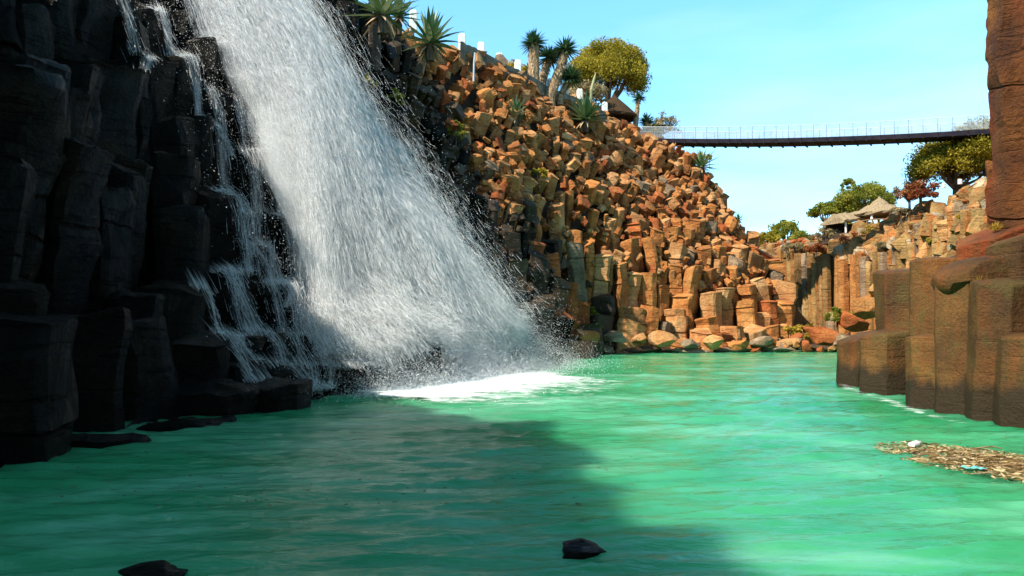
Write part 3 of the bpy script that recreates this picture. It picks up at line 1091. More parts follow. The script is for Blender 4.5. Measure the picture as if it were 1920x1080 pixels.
def mist_body(name, a_list, radii, dens, lift, t0=0.0, t1=1.0):
    V, F = [], []
    sides, stp = 20, 26
    ctr = sum(flow_xy(a) for a in a_list) / len(a_list)
    ii = np.linspace(t0 * (NS - 1), t1 * (NS - 1), stp).astype(int)
    for s_i, i in enumerate(ii):
        x, y = ctr[i]; z = float(H(np.array([x]), np.array([y]))[0]) + lift
        e = math.sin(math.pi * (s_i + 0.35) / (stp - 0.3)) ** 0.5
        j = min(i + 2, NS - 1); k = max(i - 2, 0)
        d = np.array([EDGE_R[i][0] - EDGE_L[i][0], EDGE_R[i][1] - EDGE_L[i][1]]); w = np.linalg.norm(d); d /= w
        u = Vector((d[0], d[1], 0)); nrm = Vector((0.62, -0.45, 0.64))
        for q in range(sides):
            t = 2 * math.pi * q / sides
            k_ = 1 + 0.28 * noise.noise(Vector((math.cos(t) * 1.3, math.sin(t) * 1.3, s_i * 0.33 + dens * 50)))
            v = Vector((x, y, z)) + (u * math.cos(t) * w * radii[0] + nrm * math.sin(t) * radii[1]) * e * k_
            V.append(v)
    for r in range(stp - 1):
        for q in range(sides):
            q2 = (q + 1) % sides
            F.append((r * sides + q, r * sides + q2, (r + 1) * sides + q2, (r + 1) * sides + q))
    F.append(tuple(range(sides))[::-1]); F.append(tuple((stp - 1) * sides + q for q in range(sides)))
    return mk(name, V, F, mist_mat(name, dens), smooth=True)


for args in (('mist', [0.35, 0.85], (0.80, 1.4), 0.06, 0.6), ('mist', [0.25, 0.6], (0.52, 1.0), 0.42, 0.5), ('mist', [0.35, 0.5], (0.34, 0.75), 1.6, 0.4)):
    tag(mist_body(*args), 'thin white vapour drifting around the waterfall', 'mist', 'mist of the waterfall', 'stuff')
# drifting wash further out on the pool
o = foam_sheet('foam', [tq(640, 765), tq(800, 752), tq(960, 728), tq(1080, 712), tq(1180, 712)], 5.5, fall, FO, 0.66, z=0.045)
tag(o, kind='stuff')
#PART4


# ------------------------------------------------------------------ right bank: tall near wall of the gorge
def poly_n(n, rx, ry, r, a0=0.0, irr=0.12):
    return [(rx * (1 + r.uniform(-irr, irr)) * math.cos(a0 + 2 * math.pi * k / n), ry * (1 + r.uniform(-irr, irr)) * math.sin(a0 + 2 * math.pi * k / n)) for k in range(n)]


def big_prism(name, x, y, z0, z1, rx, ry, n, seed, mat, label, tilt=(0, 0), lean=(0, 0), a0=0.3, rough=0.055, crack=0.015, group=None):
    r = random.Random(seed)
    v, f = prism_mesh(poly_n(n, rx, ry, r, a0), z1 - z0, r, step=0.13, wob=0.004, rough=rough, top_tilt=tilt, crack=crack, chamfer=0.03, edge_div=7,
                      top_rings=(0.82, 0.6, 0.35, 0.15), dome=0.05, gap=0.0, nfreq=0.9, edge_round=0.05)
    rot = Matrix.Rotation(lean[0], 3, 'X') @ Matrix.Rotation(lean[1], 3, 'Y')
    o = mk(name, [rot @ q for q in v], f, M[mat], loc=(x, y, z0), smooth=True)
    try:
        o.data.set_sharp_from_angle(angle=R(20))
    except Exception:
        pass
    tag(o, label, 'basalt column', group)
    return o


G = 'massive brown columns of the near right wall'
big = [  # name, px, depth, z1, rx, ry, n, mat, tilt(x,y), label
    ('rock_column', 1606, 19.6, 1.22, .60, .62, 6, 'near', (.30, -.05), 'low rounded brown column standing farthest out in the green pool'),
    ('rock_column', 1662, 17.6, 1.32, .60, .60, 6, 'near', (.10, 0), 'low dark brown column just behind the one farthest out in the pool'),
    ('rock_column', 1688, 18.6, 2.75, .50, .70, 5, 'near', (.08, .04), 'slim brown column with thin horizontal cracks above the low outer columns'),
    ('rock_column', 1742, 16.2, 2.85, .52, .60, 6, 'near', (.04, 0), 'olive brown column with a flat smooth face left of the split slab'),
    ('rock_column', 1730, 14.9, 1.30, .45, .50, 6, 'near', (.10, 0), 'squat dark column at the foot of the olive brown column'),
    ('rock_column', 1796, 13.9, 2.42, .50, .58, 6, 'near', (.05, .02), 'broad pale edged slab column split by one long vertical crack'),
    ('rock_column', 1858, 13.0, 2.24, .46, .55, 6, 'near', (.02, .05), 'wide brown column right of the long vertical crack'),
    ('rock_column', 1922, 12.2, 1.35, .52, .55, 6, 'near', (.05, .03), 'brown column with a chipped top at the right edge of the waterline'),
    ('rock_column', 1990, 12.1, 2.75, .50, .58, 6, 'near', (.03, .03), 'brown column cut off by the right edge behind the chipped one'),
    ('rock_column', 1940, 13.5, 2.80, .40, .5, 6, 'near', (.03, .03), 'square topped brown column beneath the red tower'),
]
for k, (nm, px, d, z1, rx, ry, n, mt, tl, lb) in enumerate(big):
    p = P(px, 600, d)
    big_prism(nm, p.x + 0.12, p.y + 0.2, -1.1, z1, rx * 1.03, ry * 1.06, n, 40 + k, mt, lb, tl, (rs.gauss(0, .02), rs.gauss(0.02, .02)), a0=rs.gauss(0, .08), group=G)


def boulder(name, loc, size, seed, mat, rz=0.0, tilt=(0, 0), cuts=10, rough=0.07, sub=4, flat=0.62):
    import bmesh
    r = random.Random(seed)
    bm = bmesh.new()
    bmesh.ops.create_icosphere(bm, subdivisions=sub, radius=1.0)
    planes = []
    for _ in range(cuts):
        n = Vector((r.gauss(0, 1), r.gauss(0, 1), r.gauss(0, 0.8))).normalized()
        planes.append((n, r.uniform(flat * 0.85, flat * 1.12)))
    off = Vector((r.uniform(-40, 40), r.uniform(-40, 40), r.uniform(-40, 40)))
    V = []
    m = Matrix.Rotation(rz, 3, 'Z') @ Matrix.Rotation(tilt[0], 3, 'X') @ Matrix.Rotation(tilt[1], 3, 'Y')
    for v in bm.verts:
        q = v.co.copy()
        for n, d in planes:
            e = q.dot(n) - d
            if e > 0: q = q - n * e * 0.985
        q = q + noise.noise_vector(q * 1.7 + off) * rough + noise.noise_vector(q * 5.5 + off) * rough * 0.3
        V.append(m @ Vector((q.x * size[0], q.y * size[1], q.z * size[2])))
    F = [tuple(v.index for v in f.verts) for f in bm.faces]
    bm.free()
    o = mk(name, V, F, M[mat], loc=loc, smooth=True)
    o.data.set_sharp_from_angle(angle=R(24))
    return o


def boulder_px(px, py, d, size, seed, mat, label, **kw):
    p = P(px, py, d)
    o = boulder(kw.pop('name', 'boulder'), p, size, seed, mat, **kw)
    tag(o, label, kw.get('cat', 'boulder'), 'boulders along the gorge')
    return o


# capping slabs over the columns
def slab(px, py, d, size, seed, mat, label, **kw):
    p = P(px, py, d)
    o = boulder('rock_slab', p, size, seed, mat, **kw)
    tag(o, label, 'rock slab', 'loose slabs capping the near right wall')


slab(1838, 524, 14.1, (.82, .66, .40), 3, 'near', 'long lens shaped brown slab lying over the split columns', rz=.15, tilt=(0, -.10), cuts=6, flat=.8)
for k, (px, d, z1, r_, tl, mt, lb) in enumerate([
        (1876, 15.6, 3.35, .85, (.42, .05), 'near_red', 'sloping orange brown ledge below the red tower'),
        (1800, 17.2, 2.95, .75, (.35, .02), 'near', 'tapering brown ledge sloping left above the olive column'),
        (1842, 15.0, 2.72, .62, (.20, -.1), 'near', 'brown column filling the gap behind the lens shaped slab'),
        (1925, 13.9, 3.05, .60, (.25, 0), 'near', 'stout column under the right end of the red tower')]):
    p = P(px, 600, d)
    big_prism('rock_column', p.x, p.y, -.8, z1, r_, r_ * .95, 6, 66 + k, mt, lb, tl, a0=rs.gauss(0, .1), group=G)

# the red tower
tw = [(1925, 15.6, 11.5, .66, 6), (1990, 15.2, 12.5, .70, 6), (1897, 16.8, 9.0, .34, 5), (1880, 16.4, 4.9, .30, 5), (2060, 14.0, 12.5, .8, 6), (2080, 11.5, 12, .9, 6)]
TL = ['tall red brown column rising past the top of the gorge', 'second tall red brown column behind the tower edge', 'thin red column clinging to the left side of the tower',
      'short dark red column at the foot of the tower', 'red brown column deep behind the tower', 'near red brown column at the edge of the gorge']
for k, (px, d, z1, r_, n) in enumerate(tw):
    p = P(px, 600, d)
    big_prism('rock_tower', p.x, p.y, 1.0, z1, r_, r_, n, 80 + k, 'near_red', TL[k], (0.1, 0), (0, 0.012), a0=.4 + k, rough=0.17, crack=0.05, group='red columns of the right tower')

# solid bank behind the near wall
bank = []
prof = [(7.4, 8.0), (8.0, 11.5), (8.5, 14), (9.4, 17), (10.2, 20.0), (11.5, 23), (15, 26)]
def bank_sheet():
    V, F = [], []
    lv = [(-0.0, -2), (0.5, 1.0), (0.8, 2.2), (2.2, 3.2), (3.2, 9), (3.5, 12.3), (9, 12.8), (24, 13)]
    cl = resample(np.array([(8.6, -12), (8.4, 2)] + prof, float), 40)
    for i, (x, y) in enumerate(cl):
        for (o_, z) in lv:
            k = min(1, max(0, (24 - y) / 8))
            jx = 0.35 * noise.noise(Vector((y * .6, z * .5, 3)))
            V.append((x + 0.3 + o_ + jx, y + o_ * 0.12, z * (0.35 + .65 * k) if z > 0 else z))
    n = len(lv)
    for i in range(39):
        for j in range(n - 1):
            F.append((i * n + j, i * n + j + 1, (i + 1) * n + j + 1, (i + 1) * n + j))
    return mk('bank_terrain', V, F, M['near_red'])
tag(bank_sheet(), kind='structure')

# ------------------------------------------------------------------ far cliff closing the gorge
FC = [  # px, depth, y of column tops, y of crest
    (1290, 78, 470, 462), (1400, 69, 470, 462), (1450, 63, 474, 458), (1520, 57, 478, 444), (1600, 52, 488, 430), (1680, 47, 462, 398), (1760, 43, 415, 366), (1850, 39.5, 390, 330), (1960, 35, 400, 300)]
fcl, fct, fcr = [], [], []
for px, d, yc, yt in FC:
    a = P(px, 600, d); fcl.append((a.x, a.y)); fct.append(P(px, yc, d).z); fcr.append(P(px, yt, d + 3).z)
fcl = np.array(fcl); sd = np.concatenate([[0], np.cumsum(np.linalg.norm(np.diff(fcl, axis=0), axis=1))])


def fc(s):
    x = np.interp(s, sd, fcl[:, 0]); y = np.interp(s, sd, fcl[:, 1])
    e = 0.5
    dx = np.interp(s + e, sd, fcl[:, 0]) - np.interp(s - e, sd, fcl[:, 0]); dy = np.interp(s + e, sd, fcl[:, 1]) - np.interp(s - e, sd, fcl[:, 1])
    l = math.hypot(dx, dy) + 1e-9
    nrm = (dy / l, -dx / l)           # towards the pool
    if nrm[0] > 0: nrm = (-nrm[0], -nrm[1])
    return float(x), float(y), nrm, float(np.interp(s, sd, fct)), float(np.interp(s, sd, fcr))


V, F = [], []
ss = np.linspace(0, sd[-1], 70)
for s_ in ss:
    x, y, n, zc, zt = fc(s_)
    for (b, z) in ((0.2, -1), (0.35, zc - 0.5), (1.2, zc * .6 + zt * .4 - .3), (2.6, zt - 0.35), (6, zt + .3), (14, zt + 1.0), (40, zt + 2.5)):
        j = noise.noise(Vector((x * .5, y * .5, z * .4))) * 0.3
        V.append((x - n[0] * b, y - n[1] * b, z + j if z > 0 else z))
for i in range(69):
    for j in range(6):
        F.append((i * 7 + j, i * 7 + j + 1, i * 7 + 8 + j, i * 7 + 7 + j))
tag(mk('far_cliff_terrain', V, F, M['scrub_soil'], smooth=True), kind='structure')

items = []
s_ = 1.0
k = 0
while s_ < sd[-1] - 0.5:
    x, y, n, zc, zt = fc(s_)
    w = rs.uniform(0.26, 0.42)
    px, py = proj((x, y, 3))
    if 1380 < px < 1850 :
        pale = px > 1655
        for row in (0, 1):
            zz = zc + rs.uniform(-.5, .35) + row * .35
            if row == 0 and rs.random() < 0.22: zz *= rs.uniform(.35, .7)
            b = row * 0.55 - 0.15 + rs.uniform(-.16, .16)
            r = random.Random(900 + k)
            v, f = prism_mesh(poly_n(rs.choice([5, 6, 6]), w, w, r, rs.uniform(0, 1)), zz + 0.4, r, step=0.8, wob=0.02, rough=0.05, crack=0.15, chamfer=.12, top_tilt=(rs.uniform(-.2, .2), rs.uniform(-.2, .2)))
            kk = rs.random()
            key = 'far_orange' if 1555 < px < 1625 and kk < .6 else 'far' if kk < .80 else 'grey' if kk < .94 else 'far_orange'
            o = mk('cliff_prism', v, f, M[key], loc=(x - n[0] * b + row * .3, y - n[1] * b, -0.4))
            tag(o, cat='basalt column', group='upright columns of the far cliff')
            q = proj((x, y, zz))
            cw = {'far': 'tan', 'far_orange': 'orange', 'grey': 'greyish'}[key]
            items.append((o, '%s %s upright column of the far cliff, %s row' % ('short' if zz < zc * .75 else 'slim' if w < .34 else 'stout', cw, 'back' if row else 'front'), q[0]))
            k += 1
    s_ += w * 1.55
# fractured pale blocks above, on the right
for k in range(220):
    s_ = rs.uniform(sd[3] + 2, sd[-1] - .3)
    x, y, n, zc, zt = fc(s_)
    t = rs.random()
    lo = zc - (-0.1 if s_ < sd[5] else 2.6)
    z = lo + (zt + 0.1 - lo) * t
    b = 0.15 + 2.3 * max(0, (z - zc) / max(zt - zc, .5)) if z > zc else -0.1
    sz = rs.uniform(.25, .62)
    px, py = proj((x, y, z))
    if px > 1900: continue
    r = random.Random(2000 + k)
    L = sz * rs.uniform(1.2, 2.6)
    v, f = prism_mesh(poly_n(rs.choice([4, 5, 6]), sz, sz * rs.uniform(.7, 1.1), r, rs.uniform(0, 3)), L, r, step=.5, wob=.03, rough=.07, crack=.2, chamfer=.12, top_tilt=(rs.uniform(-.3, .3), rs.uniform(-.3, .3)))
    rot = Matrix.Rotation(rs.gauss(0, .3), 3, 'X') @ Matrix.Rotation(rs.gauss(0, .35), 3, 'Y')
    o = mk('rock_block', [rot @ (q - Vector((0, 0, L * .6))) for q in v], f, M[rs.choice(['far_pale', 'far', 'far', 'tan'])], loc=(x - n[0] * b, y - n[1] * b, z))
    tag(o, cat='rock block', group='fractured blocks of the far cliff')
    hgt = 'lower band' if t < .33 else 'middle band' if t < .66 else 'top band'
    items.append((o, '%s fractured block on far cliff, %s' % ('large' if sz > .48 else 'small' if sz < .36 else 'medium'  , hgt), px))
# rubble crown over the columns
for k in range(90):
    s_ = rs.uniform(sd[1], sd[4] + 2)
    x, y, n, zc, zt = fc(s_)
    t = rs.random()
    z = zc - .1 + (zt - zc + .2) * t; b = .2 + 2.4 * t
    px, py = proj((x, y, z))
    sz = rs.uniform(.22, .5)
    o = boulder('crown_rock', (x - n[0] * b, y - n[1] * b, z), (sz, sz, sz * .7), 3000 + k, rs.choice(['far', 'far_pale', 'rust', 'grey']), rz=rs.uniform(0, 3), sub=2)
    tag(o, cat='rock', group='loose rocks along the crest of the far cliff')
    items.append((o, '%s loose rock on the crest above the far columns' % ('large' if sz > .4 else 'small' if sz < .3 else 'middling'), px))
unique_labels(items)

# ------------------------------------------------------------------ shore boulders
BL = [  # px, py(centre), depth, size, mat, label, tilt
    (1040, 585, 35.5, (.95, .7, .42), 'rust', 'orange slab leaning against the dark foot of the slope', (.2, .55)),
    (1072, 604, 36.0, (.55, .5, .5), 'rust', 'orange block beside the leaning slab', (0, .2)),
    (1098, 632, 36.8, (1.0, .7, .45), 'ochre', 'wedge shaped ochre boulder at the left end of the shore', (0, .25)),
    (1150, 634, 38.2, (.85, .6, .34), 'grey', 'flat greyish boulder with a sunlit top, left part of the shore', (.1, .1)),
    (1196, 636, 38.8, (.6, .5, .3), 'tan', 'small tan boulder between two flat ones on the shore', (0, -.1)),
    (1246, 636, 39.2, (.85, .6, .5), 'tan', 'rounded pale boulder in the middle of the shore', (0, .1)),
    (1290, 645, 39.2, (.6, .5, .3), 'grey', 'low grey boulder just right of the rounded pale one', (0, 0)),
    (1335, 640, 39.6, (.7, .55, .42), 'tan', 'tan boulder under the lit column row', (0, .15)),
    (1380, 646, 39.8, (.7, .5, .3), 'ochre', 'low ochre boulder right of the tan boulder', (0, 0)),
    (1425, 642, 40.2, (.8, .6, .36), 'grey', 'grey boulder left of the yellow bush', (0, -.1)),
    (1478, 644, 41, (.95, .7, .36), 'tan', 'pale flat boulder beneath the yellow bush', (0, .1)),
    (1545, 628, 42, (1.55, .9, .62), 'rust', 'huge rusty orange boulder right of the yellow bush', (0, .12)),
    (1600, 606, 43.5, (1.2, 1, .7), 'rust', 'orange mound of rock at the foot of the far cliff', (0, .2)),
    (1632, 575, 44.5, (1.1, .8, 1.0), 'far_orange', 'orange broken mound beside the near wall', (0, .2)),
    (1660, 550, 44.5, (1.1, .8, 1.1), 'far', 'pale broken mound behind the near wall', (0, .1)),
    (1120, 655, 37.6, (1.2, .6, .22), 'grey', 'long low ledge at the waterline, leftmost', (0, 0)),
    (1195, 656, 39.0, (1.4, .6, .22), 'damp_shade', 'dark moist ledge at the waterline below the small tan boulder', (0, 0)),
    (1285, 657, 39.6, (1.3, .6, .2), 'grey', 'low grey ledge at the waterline, middle of the shore', (0, 0)),
    (1370, 657, 40.0, (1.3, .6, .22), 'grey', 'low ledge at the waterline below the low ochre boulder', (0, 0)),
    (1455, 655, 40.4, (1.2, .6, .26), 'grey', 'low ledge at the waterline below the pale flat boulder', (0, 0)),
    (1535, 654, 40.8, (1.4, .7, .3), 'damp_shade', 'dark ledge at the waterline below the huge orange boulder', (0, 0)),
    (1585, 640, 40.5, (.8, .7, .45), 'grey', 'grey brown boulder at the right end of the shore', (0, 0)),
]
for k, (px, py, d, sz, mt, lb, tl) in enumerate(BL):
    boulder_px(px, py, d, sz, 500 + k, mt, lb, rz=rs.uniform(-.5, .5), tilt=tl, cuts=13, flat=.60)
sit = []
for k in range(70):
    px = rs.uniform(1085, 1570); py = rs.uniform(624, 657)
    p = toe(px, 661) + Vector((0, (661 - py) * 0.06 + .1, 0)); p.z = (661 - py) / FPX * 40 * .8
    sz = rs.uniform(.14, .42); mt = rs.choice(['tan', 'ochre', 'grey', 'rust', 'ochre'])
    o = boulder('shore_rock', p, (sz, sz * .8, sz * rs.uniform(.5, .9)), 5200 + k, mt, rz=rs.uniform(0, 3), tilt=(rs.uniform(-.3, .3), rs.uniform(-.3, .3)), sub=3)
    tag(o, cat='rock', group='small rocks between the shore boulders')
    sit.append((o, '%s %s rock wedged between the shore boulders' % ('small' if sz < .25 else 'medium', {'tan': 'tan', 'ochre': 'ochre', 'grey': 'greyish', 'rust': 'rusty'}[mt]), px))
unique_labels(sit)
for k, (px, py, sz, lb) in enumerate([(1092, 1030, (.20, .16, .075), 'wet black rock just breaking the water near the camera'), (292, 1072, (.24, .2, .07), 'wet black rock at the bottom left edge of the pool')]):
    p = toe(px, py)
    o = boulder('boulder', (p.x, p.y, -0.015), sz, 700 + k, 'wet', cuts=9, rough=.16)
    tag(o, lb, 'boulder', 'dark rocks in the pool')
# ring of small white wash along the right wall
wash = foam_sheet('foam', [tq(1560, 712), tq(1600, 735), tq(1680, 762), tq(1760, 790), tq(1850, 808), tq(1990, 830)], 0.55, None, np.zeros(3), 0.52, z=0.035, n=10)
tag(wash, 'thin broken white wash along the foot of the near right wall', 'foam', kind='stuff')


# ------------------------------------------------------------------ plants
M['agave'] = leaf_mat('agave_leaf', (0.035, 0.085, 0.030), (0.085, 0.15, 0.055), (0.34, 0.38, 0.20), 0.15, 0.45)
M['yucca'] = leaf_mat('yucca_leaf', (0.02, 0.065, 0.03), (0.045, 0.11, 0.045), (0.12, 0.18, 0.08), 0.15, 0.5)
M['dead'] = leaf_mat('dead_leaf', (0.20, 0.11, 0.05), (0.36, 0.23, 0.12), (0.50, 0.36, 0.22), 0.1, 0.9)
M['tree_leaf'] = leaf_mat('olive_leaf', (0.16, 0.135, 0.008), (0.33, 0.26, 0.018), (0.50, 0.38, 0.04), 0.45)
M['green_leaf'] = leaf_mat('green_leaf', (0.08, 0.10, 0.008), (0.21, 0.22, 0.02), (0.38, 0.33, 0.045), 0.45)
M['yellow_leaf'] = leaf_mat('yellow_leaf', (0.20, 0.13, 0.01), (0.45, 0.30, 0.03), (0.60, 0.43, 0.07), 0.45)
M['red_leaf'] = leaf_mat('red_leaf', (0.14, 0.03, 0.01), (0.28, 0.075, 0.02), (0.34, 0.15, 0.05), 0.4)
M['dry_leaf'] = leaf_mat('dry_leaf', (0.17, 0.12, 0.05), (0.32, 0.24, 0.11), (0.48, 0.38, 0.20), 0.4)
M['bark'] = plain_mat('bark', (0.05, 0.035, 0.022), (0.16, 0.11, 0.07), 9, .95, .1, .6, (1, 1, .3))
M['shag'] = plain_mat('shaggy_trunk', (0.16, 0.09, 0.045), (0.42, 0.28, 0.16), 12, .95, .1, .9, (1, 1, .6))
M['thatch'] = plain_mat('thatch', (0.17, 0.115, 0.065), (0.38, 0.285, 0.175), 14, .95, .1, .8, (1, 1, .25))
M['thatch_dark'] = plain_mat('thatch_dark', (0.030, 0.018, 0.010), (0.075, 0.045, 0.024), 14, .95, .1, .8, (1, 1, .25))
M['white'] = plain_mat('white_post', (0.70, 0.66, 0.60), (0.84, 0.81, 0.76), 6, .8)
M['wood'] = plain_mat('wood', (0.16, 0.09, 0.045), (0.30, 0.19, 0.10), 9, .8, .2, .3, (1, 1, .2))
M['stone'] = rock_mat('wall_stone', (0.07, 0.06, 0.045), (0.17, 0.15, 0.11), (0.30, 0.27, 0.22), (0.10, 0.08, 0.05), bump=0.9, fine=16, streak=.1)
M['deck'] = plain_mat('bridge_deck', (0.008, 0.006, 0.012), (0.022, 0.016, 0.024), 3, .8, .2)
M['wire'] = plain_mat('wire', (0.38, 0.40, 0.42), (0.52, 0.55, 0.57), 3, .5, .4)
M['cactus'] = plain_mat('cactus', (0.20, 0.22, 0.10), (0.36, 0.36, 0.18), 8, .7)
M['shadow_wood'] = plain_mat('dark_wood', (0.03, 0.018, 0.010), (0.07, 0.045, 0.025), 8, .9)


def leaf_strips(specs, width_prof=(0.55, 1.0, 0.85, 0.5, 0.03)):
    """specs: (origin, direction, length, width, droop, tint). Channelled tapering leaves."""
    V, F, T = [], [], []
    K = len(width_prof)
    for (o_, d, L, w, dr, tn) in specs:
        d = Vector(d).normalized()
        sd_ = d.cross(Vector((0, 0, 1)))
        sd_ = sd_.normalized() if sd_.length > .05 else Vector((1, 0, 0))
        up = sd_.cross(d)
        b = len(V)
        for j in range(K):
            t = j / (K - 1)
            c = Vector(o_) + d * L * t + Vector((0, 0, -dr * L * t * t))
            ww = w * width_prof[j] / 2
            V += [c - sd_ * ww + up * ww * .45, c, c + sd_ * ww + up * ww * .45]
        for j in range(K - 1):
            q = b + j * 3
            F += [(q, q + 1, q + 4, q + 3), (q + 1, q + 2, q + 5, q + 4)]
            T += [tn, min(1, tn + .12)]
    return np.array([tuple(v) for v in V]), np.array(F), T


def rosette(n, L, w, lo, hi, r, droop=(0.0, 0.25), org=(0, 0, 0), tint=(0.2, 0.9)):
    sp = []
    for k in range(n):
        az = k * 2.39996 + r.uniform(-.2, .2)
        el = lo + (hi - lo) * ((k + .5) / n) ** 0.8
        d = (math.cos(az) * math.cos(el), math.sin(az) * math.cos(el), math.sin(el))
        ll = L * r.uniform(.78, 1.1)
        sp.append((org, d, ll, w * r.uniform(.85, 1.15), r.uniform(*droop) * (1.1 - el / 1.6), r.uniform(*tint)))
    return sp


def agave(px, py, d, L, label, seed, n=42, dz=0.0):
    r = random.Random(seed)
    p = P(px, py, d)
    e = empty('agave', p, r.uniform(0, 6))
    tag(e, label, 'agave', 'spiky agaves on the left slope')
    V, F, T = leaf_strips(rosette(n, L, L * .15, -0.15, 1.45, r))
    mk_np('foliage', V, F, M['agave'], e, smooth=False, attr=T)
    m = MB(); m.tube([(0, 0, -.7), (0, 0, -.1), (0, 0, .12)], [L * .12, L * .13, L * .05], 8); m.build('stem', M['bark'], e)
    V, F, T = leaf_strips(rosette(10, L * .6, L * .11, -0.7, -0.25, r, (0.1, .4)))
    mk_np('dead_foliage', V, F, M['dead'], e, attr=T)
    return e


agave(716, 30, 30.5, 1.6, 'large dark agave on the crest beside the top of the waterfall', 1)
agave(806, 84, 33.5, 1.65, 'big sunlit agave at the left end of the white post row', 2, 48)
agave(966, 218, 40.5, 1.15, 'small agave growing low among the blocks left of the yuccas', 3, 34)
agave(1097, 226, 47, 1.7, 'dark bushy agave below the white posts and the cactus', 4, 64)
agave(1315, 314, 51.5, 1.35, 'lone agave jutting against the sky under the bridge', 5, 40)
agave(1384, 414, 49.5, .6, 'tiny agave on the right tip of the slope', 6, 22)
agave(748, 34, 32, 1.1, 'ragged agave squeezed between the two big ones on the crest', 7, 34)


def yucca(base, top, r_tr, label, seed, rad=.85, bend=0.0, n=190, extra=None):
    r = random.Random(seed)
    e = empty('yucca', base)
    tag(e, label, 'yucca', 'yuccas standing on the crest')
    t = Vector(top) - Vector(base)
    pts_ = []
    for k in range(9):
        q = t * (k / 8); q += Vector((bend * math.sin(k / 8 * math.pi), 0, 0)); pts_.append(q)
    m = MB(); m.tube([Vector((0, 0, -.6))] + pts_, [r_tr * 1.3] + [r_tr * (1.15 - .35 * k / 8) * r.uniform(.92, 1.08) for k in range(9)], 10)
    m.build('trunk', M['shag'], e)
    sp = []
    for k in range(n):           # shaggy skirt of dead leaves down the trunk
        h = r.uniform(.25, .98); q = t * h + Vector((bend * math.sin(h * math.pi), 0, 0)); az = r.uniform(0, 6.28)
        sp.append((q, (math.cos(az) * .5, math.sin(az) * .5, -r.uniform(.3, 1.0)), r_tr * r.uniform(1.2, 2.0), .13, .1, r.uniform(.1, 1)))
    V, F, T = leaf_strips(sp); mk_np('dead_foliage', V, F, M['dead'], e, attr=T)
    sp = []
    for k in range(n):
        el = math.asin(r.uniform(-.55, 1)); az = r.uniform(0, 6.28)
        sp.append((t, (math.cos(az) * math.cos(el), math.sin(az) * math.cos(el), math.sin(el)), rad * r.uniform(.75, 1.1), .12, .08, r.uniform(.05, .95)))
    V, F, T = leaf_strips(sp); mk_np('foliage', V, F, M['yucca'], e, attr=T)
    return e


yucca(P(1000, 182, 46), P(1001, 82, 46), .36, 'tallest shaggy trunked yucca standing upright left of the others', 1, .95)
yucca(P(1016, 172, 47.5), P(1030, 108, 47.5), .26, 'short dark yucca between the upright one and the leaning one', 2, 1.0, -.1)
yucca(P(1030, 182, 46.5), P(1060, 95, 46.5), .30, 'yucca with a trunk leaning to the right', 3, 1.0, .05)
yucca(P(1050, 178, 46.8), P(1070, 147, 46.8), .16, 'low yucca head hanging beside the leaning trunk', 4, 1.0)
yucca(P(1190, 248, 55), P(1197, 184, 55), .17, 'slim lone yucca right of the dark thatched hut', 5, .62, 0, 80)
yucca(P(1208, 250, 55.5), P(1212, 228, 55.5), .16, 'stubby green yucca beside the dry shrub at the bridge end', 6, .75, 0, 90)
yucca(P(1000, 160, 48.5), P(993, 135, 48.5), .14, 'small yucca head peeping out behind the tallest trunk', 7, .7, 0, 80)


def crown_quads(clumps, per, size, r, spread, flat=0.75):
    """Leaf quads gathered in clumps: clumps = (centre, radius, tint)."""
    Cs, T = [], []
    for (c, rd, tn) in clumps:
        u = r.normal(size=(per, 3)); u /= np.linalg.norm(u, axis=1)[:, None]
        rr = rd * r.random(per)[:, None] ** 0.45
        q = np.array(c) + u * rr * np.array([1, 1, flat]); Cs.append(q)
        T.append(np.clip(tn + r.normal(0, .13, per), 0, 1))
    Cs = np.concatenate(Cs); T = np.concatenate(T); n = len(Cs)
    a = r.normal(size=(n, 3)); a /= np.linalg.norm(a, axis=1)[:, None]
    b = r.normal(size=(n, 3)); b -= a * (a * b).sum(1)[:, None]; b /= np.linalg.norm(b, axis=1)[:, None]
    s1 = (size * r.uniform(.6, 1.3, n))[:, None]; s2 = s1 * .5
    V = np.stack([Cs - a * s1, Cs - b * s2, Cs + a * s1, Cs + b * s2], 1).reshape(-1, 3)
    F = np.arange(4 * n).reshape(n, 4)
    return V, F, T


